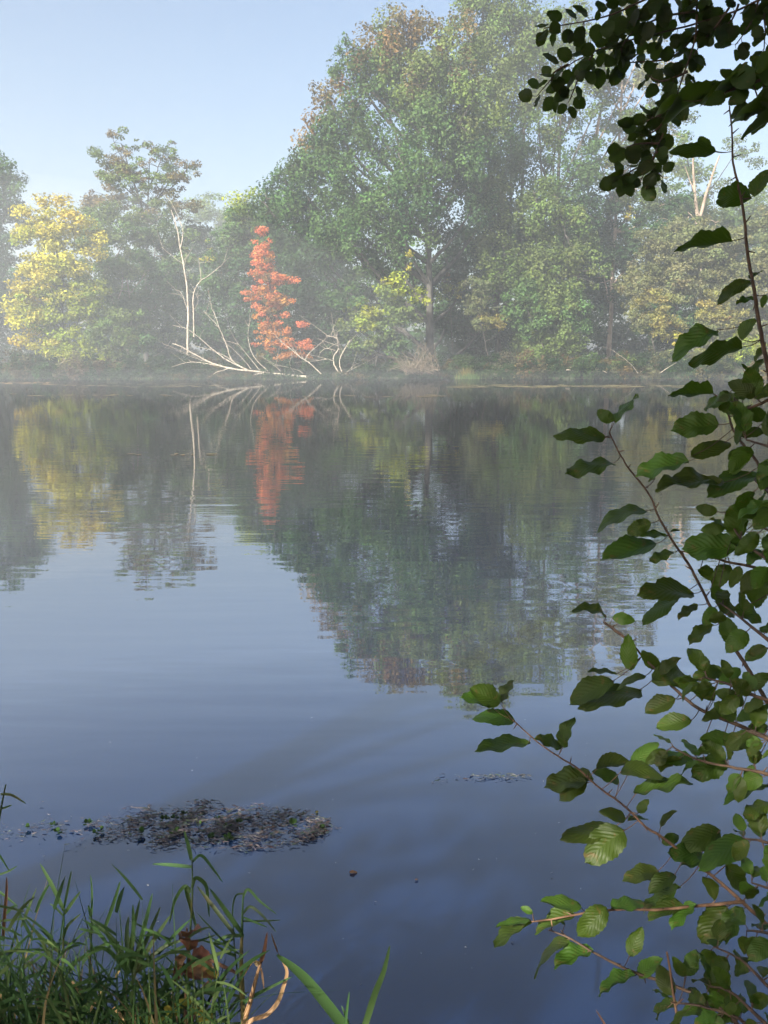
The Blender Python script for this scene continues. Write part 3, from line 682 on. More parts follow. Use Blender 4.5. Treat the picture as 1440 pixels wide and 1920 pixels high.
# floating scum and weed lines far out
def scum(label, px0, px1, py, half, m, n=60, seed=0):
    rs = random.Random(seed)
    T_ = []; V = []; Q = []
    for i in range(n):
        f = rs.random()
        c = on_water(px0 + (px1 - px0) * f, py + rs.gauss(0, half), .012 + rs.random() * .006)
        k = c.y / F
        a, b = rs.uniform(.1, .5) * (px1 - px0) / 8 * k, rs.uniform(.002, .0065) * c.y
        s = len(V); nn = 9
        V.append(tuple(c))
        for j in range(nn):
            th = 2 * math.pi * j / nn; r = rs.uniform(.55, 1.15)
            V.append((c.x + math.cos(th) * a * r, c.y + math.sin(th) * b * r, c.z))
        for j in range(nn): Q.append((s, s + 1 + j, s + 1 + (j + 1) % nn))
        T_ += [np.array(m) * rs.uniform(.75, 1.25)] * (nn + 1)
    o = link('floating_scum', np_mesh('floating_scum', V, Q, np.array(T_)), M_FOL)
    tag(o, label, 'floating weed', kind='stuff')
SC1 = (.20, .17, .11)
scum('beige floating scum streak at the left shore below the yellow tree', -60, 95, 718, 1.2, (.34, .25, .15), 50, 1)
scum('thin scum line on the water in front of the fallen tree', 90, 420, 722, 2.2, SC1, 40, 2)
scum('long straw coloured scum streak off the right shore', 850, 1330, 724, 1.4, (.24, .21, .11), 80, 3)
scum('broken scum line on the middle of the far water', 560, 840, 742, 1.2, SC1, 14, 4)
scum('faint scum dashes on the left far water', 20, 320, 741, 1.5, SC1, 12, 5)
scum('short weed dashes on open water at the left', 210, 400, 851, .8, SC1, 8, 6)

random.seed(21); rng = np.random.default_rng(21)
# ------------------------------------------------------------------ near alder: leaves traced one by one
def leaf_mesh(name, seed, ratio=0.64, tip=0.55, serr=0.045, fold=0.10, curl=0.12, ruffle=0.02, nu=16, nv=3, bite=False):
    rs = random.Random(seed)
    V, UV, Q = [], [], []
    p1, p2, p3 = rs.uniform(0, 6), rs.uniform(0, 6), rs.uniform(0, 6)
    cl = curl * rs.uniform(.3, 1.6); sd = rs.uniform(-.12, .12); tw = rs.uniform(-.35, .35)
    bu_, bs = rs.uniform(.45, .8), rs.choice([-1, 1])
    for i in range(nu + 1):
        u = i / nu
        w = ratio * .5 * (math.sin(math.pi * min(1, u ** (.72 + tip * .25)) ** 1.0) ** .62) if 0 < i < nu else ratio * .5 * (.02 if i == 0 else .07)
        for j in range(-nv, nv + 1):
            f = j / nv
            e = 1 + (serr * (1 if i % 2 else -1) + .055 * math.sin(u * 7 + p1 + (2 if j > 0 else 0)) + .03 * math.sin(u * 17 + p3 + (1 if j > 0 else 0))) * abs(f) ** 3
            if bite and (j * bs > 0): e *= 1 - .34 * math.exp(-((u - bu_) / .09) ** 2) * abs(f)
            y = f * w * e
            z = fold * abs(y) * 1.1 - cl * (u - .25) ** 2 + ruffle * math.sin(u * 15 + p2) * abs(f) + .018 * math.sin(u * 5 + p3 + f * 2.5) + tw * y * (u - .3)
            x = u + (.02 * math.sin(f * 3) - .03 * f * f * (1 if i == nu else 0))
            yy = y + sd * u * (1 - u) * 1.2
            V.append((x, yy, z)); UV.append((u, f * .5))
    m_ = 2 * nv + 1
    for i in range(nu):
        for j in range(2 * nv): Q.append((i * m_ + j, (i + 1) * m_ + j, (i + 1) * m_ + j + 1, i * m_ + j + 1))
    me = np_mesh(name, V, Q, smooth=True)
    uvl = me.uv_layers.new(name='uv')
    li = np.zeros(len(me.loops), dtype=np.int32); me.loops.foreach_get('vertex_index', li)
    uvl.data.foreach_set('uv', np.array(UV, dtype=np.float32)[li].ravel())
    me.materials.append(M_LEAF)
    return me
LEAVES = [leaf_mesh('alder_leaf', 100 + i, ratio=.50 + .045 * (i % 5), bite=(i % 6 == 3), curl=.06 + .11 * ((i * 7) % 5), fold=.04 + .12 * ((i * 3) % 4), ruffle=.015 + .02 * (i % 3)) for i in range(20)]
SMALL = [leaf_mesh('shaded_alder_leaf', 300 + i, ratio=.78, serr=.05, nu=14, nv=2, curl=.12, bite=(i % 5 == 4)) for i in range(8)]
for me in SMALL: me.materials.clear(); me.materials.append(M_LEAF_SHADED)
SHADED = [leaf_mesh('broad_alder_leaf', 500 + i, ratio=.66, bite=(i == 3), curl=.1 + .1 * i, fold=.05 + .1 * (i % 3)) for i in range(6)]
for me in SHADED: me.materials.clear(); me.materials.append(M_LEAF_SHADED)  # shade of overlapping leaf layers is put into this darker colour
YLEAF = leaf_mesh('yellowing_leaf', 77); YLEAF.materials.clear(); YLEAF.materials.append(M_YELLOW)
BLEAF = leaf_mesh('withered_leaf', 78, curl=.5, fold=.5, ruffle=.06); BLEAF.materials.clear(); BLEAF.materials.append(M_BROWN)

def put_leaf(parent_branch, root, base, tip, wr, me, face=None):
    """base, tip: world points; wr: apparent width/length ratio; the blade is rolled so that it shows that width"""
    X = tip - base; L = X.length; X.normalize()
    mid = (base + tip) * .5
    view = (Vector((0, 0, CAM_H)) - mid).normalized()
    v = (view - X * view.dot(X)).normalized()
    roll = math.acos(max(.12, min(1.0, wr / .64)))
    s = X.cross(v)
    cands = []
    for sg in (1, -1):
        nn = v * math.cos(roll) + s * math.sin(roll) * sg
        for k in (1, -1): cands.append(nn * k)
    nrm = max(cands, key=lambda q: q.z + random.uniform(-.1, .1))
    Yv = nrm.cross(X).normalized()
    M = Matrix((( X.x, Yv.x, nrm.x), (X.y, Yv.y, nrm.y), (X.z, Yv.z, nrm.z))).to_4x4()
    o = bpy.data.objects.new('leaf', me)
    COL.objects.link(o)
    sc = L
    W = Matrix.Translation(base) @ M @ Matrix.Scale(sc, 4)
    o.parent = parent_branch
    o.matrix_basis = W
    return o

def branch_thing(root, conv, pl, d0, d1, r0, r1, leaves=(), auto=None, m=None, leafset=None, flush=0):
    """one branch (a part) with its petioles; its leaves are sub-parts. pl in zoom pixels, d0->d1 axial depth."""
    n = len(pl)
    P = [atd(*conv(*p), d0 + (d1 - d0) * i / (n - 1)) for i, p in enumerate(pl)]
    D = [d0 + (d1 - d0) * i / (n - 1) for i in range(n)]
    t = Tubes()
    path = t.add(P, r0, r1, 7, 5, r1 * .25)
    for q in path[2:-1:4]:       # buds and knots
        dd = Vector((random.gauss(0, 1), random.gauss(0, 1), random.gauss(.5, 1))).normalized()
        t.add([q, q + dd * r0 * 2.2, q + dd * r0 * 3.6], r1 * 1.1, r1 * .5, 5, 1)
    todo = []
    leafset = leafset or LEAVES
    for l in leaves:
        (bx, by), (tx, ty), wr = l[0], l[1], l[2]
        bp, tp = conv(bx, by), conv(tx, ty)
        # depth from the nearest branch point
        k = min(range(len(path)), key=lambda i: (proj(path[i])[0] - bp[0]) ** 2 + (proj(path[i])[1] - bp[1]) ** 2)
        d = depth_of(path[k]) + random.uniform(-.03, .03)
        base = atd(*bp, d); tip_ = atd(*tp, d + random.uniform(-.35, .35) * math.hypot(tp[0] - bp[0], tp[1] - bp[1]) * d / F)
        me = l[3] if len(l) > 3 else random.choice(leafset)
        todo.append((path[max(0, k)], base, tip_, wr, me))
    if auto:
        step, ln, spread = auto            # step, leaf length in photo px
        acc = 0; side = 1
        for i in range(1, len(path)):
            seg = (path[i] - path[i - 1]); d = depth_of(path[i]); acc += seg.length * F / d
            if acc > step or i == len(path) - 1:
                acc = 0; side = -side
                for rep in range(1 if random.random() < .6 else 2):
                    dirv = seg.normalized()
                    vv = (path[i] - Vector((0, 0, CAM_H))).normalized()
                    sidev = dirv.cross(vv).normalized() * side
                    dr = (dirv * random.uniform(.1, .9) + sidev * random.uniform(.4, 1.1) + vv * random.gauss(0, spread) + Vector((0, 0, random.gauss(-.12, .25)))).normalized()
                    pet = dr * ln * .28 * d / F
                    b_ = path[i] + pet
                    L_ = ln * d / F * random.uniform(.7, 1.2)
                    dr2 = (dr + Vector((random.gauss(0, .2), random.gauss(0, .2), random.gauss(-.15, .25)))).normalized()
                    todo.append((path[i], b_, b_ + dr2 * L_, random.choice([.25, .4, .5, .6, .7, .72]), random.choice(leafset)))
    for q, b_, tp_, wr, me in todo:
        mid_ = q.lerp(b_, .5) + Vector((0, 0, -.06 * (b_ - q).length))
        pr_ = max(r1 * .42, .00055)
        if (b_ - q).length > 1e-4: t.add([q, mid_, b_ + (tp_ - b_) * .03], pr_ * 1.2, pr_, 5, 3)
    bo = t.build('branch', m or M_TWIG, root)
    for q, b_, tp_, wr, me in todo: put_leaf(bo, root, b_, tp_, wr, me)
    return bo
def depth_of(p): 
    q = p - Vector((0, 0, CAM_H)); return q.y * CP - q.z * SP
def proj(p):
    q = p - Vector((0, 0, CAM_H)); d = q.y * CP - q.z * SP; v = q.y * SP + q.z * CP
    return (PW / 2 + F * q.x / d, PH / 2 - F * v / d)
PX = lambda x, y: (x, y)

shrub = empty('alder_shrub', (1.05, 0.75, 0.30))
tag(shrub, 'dark leaved alder shrub reaching in from the right with serrated leaves', 'shrub')
# long low branch
branch_thing(shrub, Z6, [(1540, 1530), (1430, 1420), (1320, 1320), (1220, 1230), (1120, 1150), (950, 1020), (870, 970), (780, 880), (640, 775), (545, 690), (400, 600), (250, 470)], 1.15, 1.30, .0030, .0010, [
    ((262, 472), (85, 425), .45), ((150, 405), (10, 362), .35), ((195, 390), (55, 320), .6), ((200, 390), (248, 280), .4), ((330, 580), (78, 606), .33), ((485, 600), (510, 457), .5), ((480, 598), (362, 545), .45),
    ((625, 748), (394, 760), .42), ((600, 762), (455, 825), .5), ((750, 765), (640, 690), .5), ((640, 700), (800, 655), .35), ((805, 685), (930, 568), .5), ((750, 712), (945, 690), .42), ((820, 812), (1082, 752), .32),
    ((780, 935), (678, 880), .5), ((835, 903), (882, 840), .6), ((785, 940), (885, 935), .18), ((940, 968), (1010, 890), .3), ((730, 970), (473, 1015), .42), ((770, 985), (585, 1125), .62), ((945, 1042), (1032, 1010), .75), ((1220, 985), (1035, 1045), .6), ((1345, 1030), (1110, 1110), .5), ((1150, 1112), (975, 1080), .5),
    ((930, 1178), (760, 1190), .45), ((1010, 1190), (878, 1255), .5), ((1030, 1250), (840, 1345), .35), ((1245, 1140), (1345, 1275), .62), ((1250, 1340), (1125, 1510), .72), ((1325, 1350), (1230, 1500), .5), ((1150, 1200), (1200, 1290), .5), ((1180, 1150), (1030, 1130), .3)], m=M_TWIGDRY)
branch_thing(shrub, Z6, [(1330, 1318), (1200, 1330), (1080, 1340), (920, 1355), (720, 1355), (560, 1375), (430, 1400), (340, 1410)], 1.16, 1.12, .0026, .0010, [
    ((572, 1340), (378, 1312), .40), ((540, 1378), (350, 1452), .36), ((690, 1345), (552, 1475), .72), ((710, 1345), (862, 1300), .35), ((1040, 1330), (880, 1390), .45), ((1105, 1330), (978, 1430), .35), ((340, 1412), (162, 1528), .27), ((330, 1400), (172, 1432), .25), ((345, 1372), (290, 1338), .6)], m=M_TWIGDRY)
branch_thing(shrub, Z6, [(1330, 1930), (1240, 1830), (1100, 1750), (960, 1695), (800, 1640), (640, 1560), (500, 1480), (420, 1450)], 1.12, 1.22, .0032, .0011, [
    ((510, 1490), (306, 1602), .26), ((625, 1545), (440, 1602), .36), ((495, 1425), (470, 1400), .5), ((795, 1570), (856, 1435), .68), ((820, 1662), (640, 1732), .3), ((840, 1672), (946, 1575), .5), ((1055, 1665), (995, 1572), .72), ((1060, 1660), (1105, 1540), .6), ((1200, 1762), (1212, 1585), .68), ((1022, 1790), (900, 1812), .4), ((1130, 1750), (1065, 1722), .5), ((1190, 1830), (1040, 1800), .35), ((1260, 1850), (1150, 1890), .4), ((1290, 1880), (1230, 1700), .5)])
# middle cluster
branch_thing(shrub, Z6, [(1500, 600), (1440, 560), (1290, 490), (1120, 420), (1010, 330), (930, 250), (870, 190), (780, 90), (680, 15)], 1.05, 1.25, .0032, .0010, [
    ((800, 240), (790, 72), .6), ((932, 236), (848, 150), .68), ((735, 258), (600, 242), .22), ((722, 290), (502, 368), .5), ((870, 266), (725, 290), .3), ((850, 330), (555, 400), .35), ((905, 285), (1085, 232), .6), ((940, 260), (1020, 172), .5), ((1010, 375), (860, 432), .5), ((1085, 475), (912, 487), .55),
    ((1270, 552), (1120, 562), .6), ((1095, 660), (900, 640), .36), ((1250, 660), (1084, 730), .6), ((1370, 682), (1335, 772), .7), ((1440, 780), (1230, 856), .25), ((1450, 850), (1326, 922), .4), ((1215, 596), (1110, 626), .4), ((1230, 240), (1090, 262), .5), ((1310, 232), (1210, 300), .6),
    ((1130, 330), (1000, 290), .5), ((1190, 380), (1090, 300), .6), ((1240, 420), (1130, 470), .5), ((1330, 400), (1210, 330), .6), ((1400, 420), (1290, 470), .6), ((1290, 470), (1200, 390), .6), ((1440, 500), (1330, 540), .6), ((1380, 540), (1260, 600), .6), ((1350, 330), (1440, 250), .6), ((1300, 300), (1240, 250), .5)])
for pl, d0, d1 in [([(1480, 1480), (1440, 1452), (1380, 1440), (1310, 1425), (1260, 1400)], .98, 1.1), ([(1500, 1330), (1430, 1310), (1370, 1285), (1320, 1270)], .95, 1.05), ([(1500, 1240), (1440, 1200), (1390, 1160), (1350, 1130)], .92, 1.05),
                   ([(1490, 1600), (1440, 1580), (1395, 1572)], 1.0, 1.1), ([(1500, 1700), (1450, 1670), (1410, 1655)], 1.0, 1.1), ([(1490, 1900), (1440, 1850), (1390, 1800), (1340, 1775)], .95, 1.1), ([(1480, 1960), (1420, 1905), (1370, 1860), (1330, 1850)], .95, 1.05), ([(1500, 1780), (1440, 1750), (1400, 1745)], .95, 1.05), ([(1460, 1990), (1400, 1920), (1330, 1890), (1260, 1880)], .98, 1.05), ([(1520, 1430), (1450, 1390), (1400, 1370)], .9, 1.0), ([(1500, 1080), (1440, 1050), (1390, 1010), (1360, 960)], .95, 1.1)]:
    branch_thing(shrub, PX, pl, d0, d1, .0028, .0010, auto=(19, 48, .5))
# middle slanting branch
branch_thing(shrub, Z7, [(1420, 2200), (1330, 2040), (1260, 1920), (1200, 1830), (1120, 1690), (1050, 1570), (950, 1370), (850, 1220), (760, 1070), (690, 910), (570, 760), (500, 640), (455, 545)], 1.10, 1.32, .0030, .0011, [
    ((436, 572), (122, 552), .38), ((478, 480), (385, 410), .66), ((486, 480), (615, 306), .25), ((490, 728), (193, 772), .28), ((680, 1012), (360, 1058), .28), ((705, 1088), (560, 1150), .6), ((740, 1216), (400, 1292), .34), ((800, 1165), (640, 1162), .3), ((840, 1262), (692, 1312), .38), ((960, 1512), (640, 1482), .36), ((865, 1520), (650, 1688), .38), ((985, 1580), (862, 1655), .42),
    ((1080, 1702), (925, 1802), .4), ((1200, 1822), (1145, 1650), .68), ((820, 1145), (872, 1120), .3), ((735, 820), (690, 830), .3)])
branch_thing(shrub, Z7, [(545, 1778), (480, 1730), (420, 1685)], 1.24, 1.28, .0016, .0010, [((440, 1642), (252, 1566), .26), ((475, 1655), (612, 1680), .68)])
# upright stem on the right edge
branch_thing(shrub, Z8, [(1420, 2500), (1390, 2200), (1362, 1980), (1330, 1830), (1300, 1660), (1275, 1500), (1245, 1330), (1230, 1150), (1200, 990), (1170, 860), (1165, 710), (1150, 560)], 1.05, 1.25, .0036, .0011, [
    ((1080, 800), (825, 795), .40), ((1050, 800), (985, 720), .72), ((1268, 1046), (1056, 1030), .62), ((1280, 1040), (1362, 888), .5), ((1165, 1272), (856, 1328), .28), ((1262, 1482), (1088, 1552), .36), ((1262, 1478), (1332, 1430), .2), ((1280, 1575), (1188, 1596), .32), ((1340, 1560), (1325, 1630), .6), ((1090, 1745), (842, 1842), .40), ((1215, 1836), (918, 1890), .32), ((1215, 1800), (1282, 1680), .48), ((1345, 1840), (1280, 1910), .4)])
branch_thing(shrub, Z7, [(1430, 960), (1400, 870), (1340, 720), (1215, 560), (1150, 390), (1090, 320)], 1.08, 1.15, .0026, .0010, [
    ((1080, 310), (808, 322), .32), ((1110, 500), (832, 512), .52), ((930, 722), (608, 776), .35), ((945, 690), (1192, 602), .5), ((1130, 852), (742, 862), .27), ((1262, 640), (1190, 788), .62), ((1345, 800), (1045, 892), .36), ((1232, 1178), (1200, 972), .72), ((1220, 1240), (892, 1222), .55), ((1150, 360), (1050, 350), .4), ((1190, 340), (1140, 290), .5), ((1400, 470), (1240, 400), .6), ((1230, 560), (1400, 530), .5), ((1310, 240), (1370, 90), .4), ((1290, 180), (1250, 130), .4)])
branch_thing(shrub, Z7, [(1440, 1500), (1400, 1390), (1300, 1350), (1150, 1320), (1000, 1270), (890, 1260)], 1.05, 1.14, .0026, .0010, [
    ((1180, 1340), (1065, 1480), .6), ((1000, 1360), (1090, 1430), .6), ((1240, 1350), (1180, 1480), .65), ((1330, 1370), (1250, 1520), .65), ((1390, 1400), (1300, 1600), .6), ((1090, 1560), (1240, 1640), .5), ((1200, 1600), (1380, 1680), .5), ((1060, 1480), (1170, 1600), .5), ((1280, 1330), (1408, 1240), .5), ((1180, 1200), (1330, 1260), .45)])
for pl, d0, d1 in [([(1500, 720), (1450, 745), (1400, 765), (1375, 740)], .95, 1.05), ([(1510, 860), (1450, 840), (1400, 825)], .92, 1.0), ([(1500, 960), (1450, 930), (1415, 900)], .92, 1.02), ([(1520, 1020), (1460, 1000), (1420, 985)], .92, 1.02)]:
    branch_thing(shrub, PX, pl, d0, d1, .0026, .0010, auto=(22, 60, .45))
# broad leaves right above the stem tip, nearest to the lens
branch_thing(shrub, Z8, [(1520, 380), (1430, 400), (1300, 430), (1180, 470), (1050, 520)], .88, .95, .0026, .0010, [(b_, (b_[0] + (t_[0] - b_[0]) * .66, b_[1] + (t_[1] - b_[1]) * .66), w_) for b_, t_, w_ in [
    ((1250, 470), (1180, 235), .7), ((1370, 460), (1300, 225), .72), ((1240, 455), (1450, 330), .65), ((1120, 490), (610, 570), .36), ((1240, 440), (900, 470), .42), ((1130, 500), (1010, 560), .7), ((1380, 420), (1290, 540), .6), ((1370, 560), (1010, 620), .38), ((1460, 540), (1200, 640), .5), ((1470, 600), (1060, 735), .28), ((1440, 640), (1350, 780), .55), ((1460, 520), (1280, 720), .4), ((1160, 480), (1000, 420), .5), ((1400, 440), (1240, 330), .6), ((1300, 430), (1130, 380), .6), ((1420, 500), (1150, 560), .5), ((1200, 470), (860, 540), .4), ((1440, 380), (1330, 240), .6), ((1330, 560), (1150, 640), .5), ((1440, 470), (1260, 600), .6), ((1250, 470), (1100, 580), .6), ((1400, 300), (1200, 400), .6), ((1180, 420), (1060, 340), .5), ((1120, 470), (960, 430), .5), ((1060, 520), (900, 540), .5), ((980, 510), (800, 560), .45), ((1320, 380), (1240, 250), .6), ((1440, 330), (1360, 220), .6), ((1350, 640), (1230, 700), .4), ((1250, 560), (1090, 640), .5), ((900, 530), (640, 600), .4)]], leafset=SHADED)
# dead twig in front of the low branch
tw = empty('dry_twig', atd(*Z6(1040, 1960), 1.05)); tag(tw, 'thin reddish dry twig standing upright among the lowest alder leaves', 'twig')
t = Tubes(); t.add([atd(*Z6(*p), 1.05) for p in [(1040, 1960), (1025, 1885), (1005, 1780), (985, 1640), (970, 1552)]], .0022, .0013, 6, 4, .0003)
t.add([atd(*Z6(1010, 1800), 1.05), atd(*Z6(1045, 1770), 1.04)], .0014, .0008, 5, 1)
t.build('stem', M_TWIGDRY, tw)

# ------------------------------------------------------------------ alder tree overhanging the top right
tree = empty('alder_tree', (3.3, 1.2, 0.4))
tag(tree, 'tall alder whose drooping sprays of small round leaves fill the top right', 'tree')
t = Tubes()
t.add([(3.3, 1.2, .2), (3.25, 1.25, 2.0), (3.35, 1.3, 4.5), (3.3, 1.4, 8.0)], .16, .05, 12, 5, .01)
t.build('trunk', M_BARK, tree)
t = Tubes()
for e in ((2.3, 2.9, 4.6), (1.9, 3.1, 4.9), (2.6, 3.2, 4.4)):
    t.add([(3.32, 1.3, 3.6), Vector((3.32, 1.3, 3.9)).lerp(Vector(e), .5) + Vector((0, 0, .35)), e], .035, .009, 7, 5, .006)
t.build('limbs', M_BARK, tree)
TT = [([(1500, -60), (1310, 0), (1180, 60), (960, 130), (760, 180), (560, 230), (400, 290), (250, 380), (130, 510)], 2.9, 3.1),
      ([(1010, -120), (980, 0), (970, 200), (900, 420), (840, 600), (760, 800), (680, 960)], 2.95, 3.0),
      ([(900, -80), (700, 0), (520, 80), (350, 120), (170, 150)], 2.9, 3.0),
      ([(1000, 150), (850, 300), (640, 330), (480, 340)], 2.98, 3.1),
      ([(970, 60), (800, 90), (640, 170), (560, 300), (590, 340)], 2.95, 3.05),
      ([(430, 290), (370, 380), (330, 470), (300, 540)], 3.05, 3.1),
      ([(300, 340), (210, 400), (240, 500)], 3.05, 3.1),
      ([(1310, -40), (1290, 60), (1240, 160), (1180, 240)], 2.9, 3.0),
      ([(1420, -40), (1340, 60), (1340, 160), (1330, 300)], 2.9, 3.0),
      ([(1150, 40), (1080, 140), (1000, 230), (960, 300)], 2.9, 3.0),
      ([(930, 380), (800, 430), (720, 400)], 2.95, 3.0), ([(860, 560), (760, 620), (660, 660)], 2.95, 3.0), ([(780, 760), (680, 760), (600, 780)], 2.98, 3.0), ([(720, 880), (640, 900), (580, 950)], 3.0, 3.02), ([(770, 800), (740, 880), (800, 940)], 2.98, 3.0), ([(840, 600), (760, 690), (690, 720)], 2.97, 3.0), ([(820, -60), (760, 60), (640, 110), (540, 140)], 2.9, 3.0), ([(1200, 20), (1150, 120), (1060, 100)], 2.92, 3.0)]
Cs, Ss, Ts = [], [], []  # unseen crown lobes added overhead to keep skylight off the near leaves
for c in ((2.6, -.6, 5.8), (1.0, -1.4, 6.2), (3.6, .6, 6.6), (-.3, -1.6, 5.6), (2.0, -2.4, 5.2), (3.8, -1.6, 5.0), (4.6, .4, 4.8), (2.8, .4, 7.6), (4.2, 2.0, 5.6), (3.2, -2.8, 3.6), (1.0, -3.6, 4.4), (4.6, -.6, 3.0), (1.4, 1.2, 5.2), (.2, 1.6, 5.6), (1.6, 3.2, 6.2), (.2, 3.6, 6.6), (2.9, 3.4, 6.2), (-1.0, .8, 6.2), (3.9, 3.6, 5.0), (-.8, 2.6, 6.8)):
    P, C, S, T = lobe_fill(c, (1.6, 1.5, 1.2), GD, .5, .14, .8, .3)
    Cs.append(C); Ss.append(S); Ts.append(T)
V, Q, T = leaf_quads(np.concatenate(Cs), np.concatenate(Ss), np.concatenate(Ts))
link('crown', np_mesh('crown', V, Q, T), M_FOL, tree)['kind'] = 'stuff'
for pl, d0, d1 in TT:
    branch_thing(tree, Z8, pl, d0, d1, .0045, .0016, auto=(9.5, 31, .5), leafset=SMALL)

random.seed(33); rng = np.random.default_rng(33)
# ------------------------------------------------------------------ reeds and grass on the near bank
def blade(name, root, conv, pl, d, wpx, m, d1=None):
    """a long leaf along a pixel path, ribbon with a folded midrib"""
    n = len(pl)
    P = [atd(*conv(*p), d + ((d1 or d) - d) * i / (n - 1)) for i, p in enumerate(pl)]
    P = smooth_path(P, 5); n = len(P)
    V, Q = [], []
    tw = random.uniform(-.5, .5)
    for i in range(n):
        f = i / (n - 1)
        tng = (P[min(i + 1, n - 1)] - P[max(0, i - 1)]).normalized()
        view = (Vector((0, 0, CAM_H)) - P[i]).normalized()
        s = tng.cross(view).normalized()
        s = (s * math.cos(tw) + view * math.sin(tw))
        nn = s.cross(tng).normalized()
        w = wpx * .8 * d / F * .5 * (math.sin(math.pi * min(1, .12 + f * .88) ** .8) ** .6 + .03 if f < .98 else .04)
        V += [tuple(P[i] - s * w), tuple(P[i] - nn * w * .35), tuple(P[i] + s * w)]
    for i in range(n - 1):
        for k in range(2): Q.append((3 * i + k, 3 * i + k + 1, 3 * i + 4 + k, 3 * i + 3 + k))
    return link(name, np_mesh(name, V, Q, smooth=True), m, root)
def reed(label, d, stalk, leaves, name='reed', cat='reed', conv=Z5, stalkmat=None, r=2.0):
    base = atd(*conv(*stalk[-1]), d) if stalk else atd(*conv(*leaves[0][0][0]), d)
    root = empty(name, base); tag(root, label, cat, 'reeds on the near bank')
    if stalk:
        t = Tubes(); t.add([atd(*conv(*p), d) for p in stalk][::-1], r * 1.5 * d / F, r * .6 * d / F, 7, 4)
        t.build('stalk', stalkmat or M_REED, root)
    for l in leaves:
        blade('leaf', root, conv, l[0], d, l[1], l[2] if len(l) > 2 else M_REED, d + random.uniform(-.08, .08))
    return root
reed('tallest green reed with one leaf pointing straight up over the weed mat', 1.9, [(720, 345), (722, 450), (716, 580), (706, 700), (690, 900), (685, 1050)], [
    ([(718, 345), (706, 290), (690, 235)], 9), ([(718, 371), (640, 363), (570, 360)], 8), ([(722, 352), (755, 328), (800, 380), (836, 430)], 7), ([(720, 450), (735, 412), (772, 440), (780, 500), (785, 560)], 9), ([(715, 460), (690, 445), (655, 500), (635, 586)], 8), ([(712, 470), (698, 450), (715, 520), (742, 622)], 11)])
reed('reed with arching tip leaves and a thick straw coloured lower stalk', 1.85, [(912, 480), (909, 560), (907, 640)], [
    ([(910, 490), (930, 455), (975, 500), (1040, 550)], 6), ([(915, 472), (885, 478), (872, 530), (876, 600)], 4), ([(913, 545), (940, 520), (990, 560), (1036, 616)], 6), ([(913, 560), (960, 580), (1002, 597)], 5), ([(905, 574), (980, 574), (1056, 570)], 4.5), ([(906, 618), (850, 540), (785, 450)], 11), ([(880, 625), (800, 520), (738, 442)], 9), ([(915, 628), (850, 632), (790, 662)], 9), ([(885, 680), (830, 640), (735, 540)], 5)])
reed('stout pale yellow reed stalk below the arching leaves', 1.84, [(907, 636), (905, 720), (908, 820), (915, 960), (920, 1080)], [([(912, 780), (935, 740), (955, 722)], 6, M_STRAW), ([(890, 770), (820, 735), (745, 700)], 8, M_BROWN), ([(900, 890), (960, 850), (1100, 780)], 8)], stalkmat=M_REEDPALE, r=4.6)
reed('thin grey green reed stalk left of the stout pale one', 1.88, [(875, 560), (878, 660), (890, 760), (905, 900), (910, 1060)], [([(885, 705), (850, 690), (800, 660)], 7), ([(880, 640), (820, 660), (740, 640)], 5)], r=1.6)
reed('broken dry straw stem with a brown pointed top', 1.8, [(978, 730), (960, 790), (940, 870), (915, 960), (905, 1060)], [([(975, 735), (990, 690), (1002, 614)], 9, M_BROWN), ([(975, 735), (958, 728), (965, 745)], 8, M_STRAW), ([(978, 750), (985, 790), (990, 830)], 5, M_STRAW)], stalkmat=M_STRAW, r=4.2)
reed('curling dry straw leaf looping over the water', 1.78, None, [([(900, 990), (940, 948), (1000, 925), (1040, 880), (1060, 830), (1076, 770), (1065, 735), (1042, 692)], 10, M_STRAW), ([(1042, 692), (1030, 660), (1016, 618)], 4, M_BROWN)], 'dry_reed_leaf', 'reed leaf')
reed('broad bright green blade slanting up left from the bottom edge', 1.75, None, [([(1330, 1010), (1280, 955), (1225, 885), (1150, 795), (1090, 740), (1036, 700)], 24)], 'bent_grass', 'reed leaf')
reed('long green blade rising right at the bottom centre', 1.75, None, [([(1340, 1040), (1372, 955), (1405, 850), (1440, 760), (1462, 665)], 15)], 'bent_grass', 'reed leaf')
reed('short thin green blade between the two long blades', 1.75, None, [([(1290, 1010), (1298, 930), (1310, 838)], 7), ([(1320, 1010), (1300, 940), (1280, 890)], 6)], 'bent_grass', 'reed leaf')
reed('single dry grass tip at the bottom edge below the alder', 1.4, None, [([(1400, 1010), (1372, 950), (1345, 905), (1228, 880)][:3], 6, M_STRAW)], 'dry_grass_tip', 'grass', conv=lambda x, y: (x - 228, y + 988))
reed('green reed with three spread tip leaves on the left', 1.85, [(240, 530), (239, 600), (236, 720), (232, 900), (230, 1050)], [([(240, 535), (195, 440), (150, 358)], 9), ([(240, 525), (255, 450), (268, 384)], 6), ([(241, 548), (270, 505), (302, 462)], 8), ([(238, 555), (210, 525), (186, 508)], 5), ([(228, 695), (150, 630), (90, 562)], 9), ([(236, 640), (255, 590), (305, 545)], 7)])
reed('green reed with upright narrow leaf between the tuft and the three leaved one', 1.9, [(343, 545), (342, 640), (335, 800), (330, 1000)], [([(343, 560), (345, 480), (340, 400)], 5), ([(390, 608), (425, 510), (452, 422)], 9), ([(340, 560), (335, 530), (330, 515)], 6), ([(340, 690), (370, 670), (460, 650)], 6), ([(338, 640), (345, 600), (348, 580)], 8)])
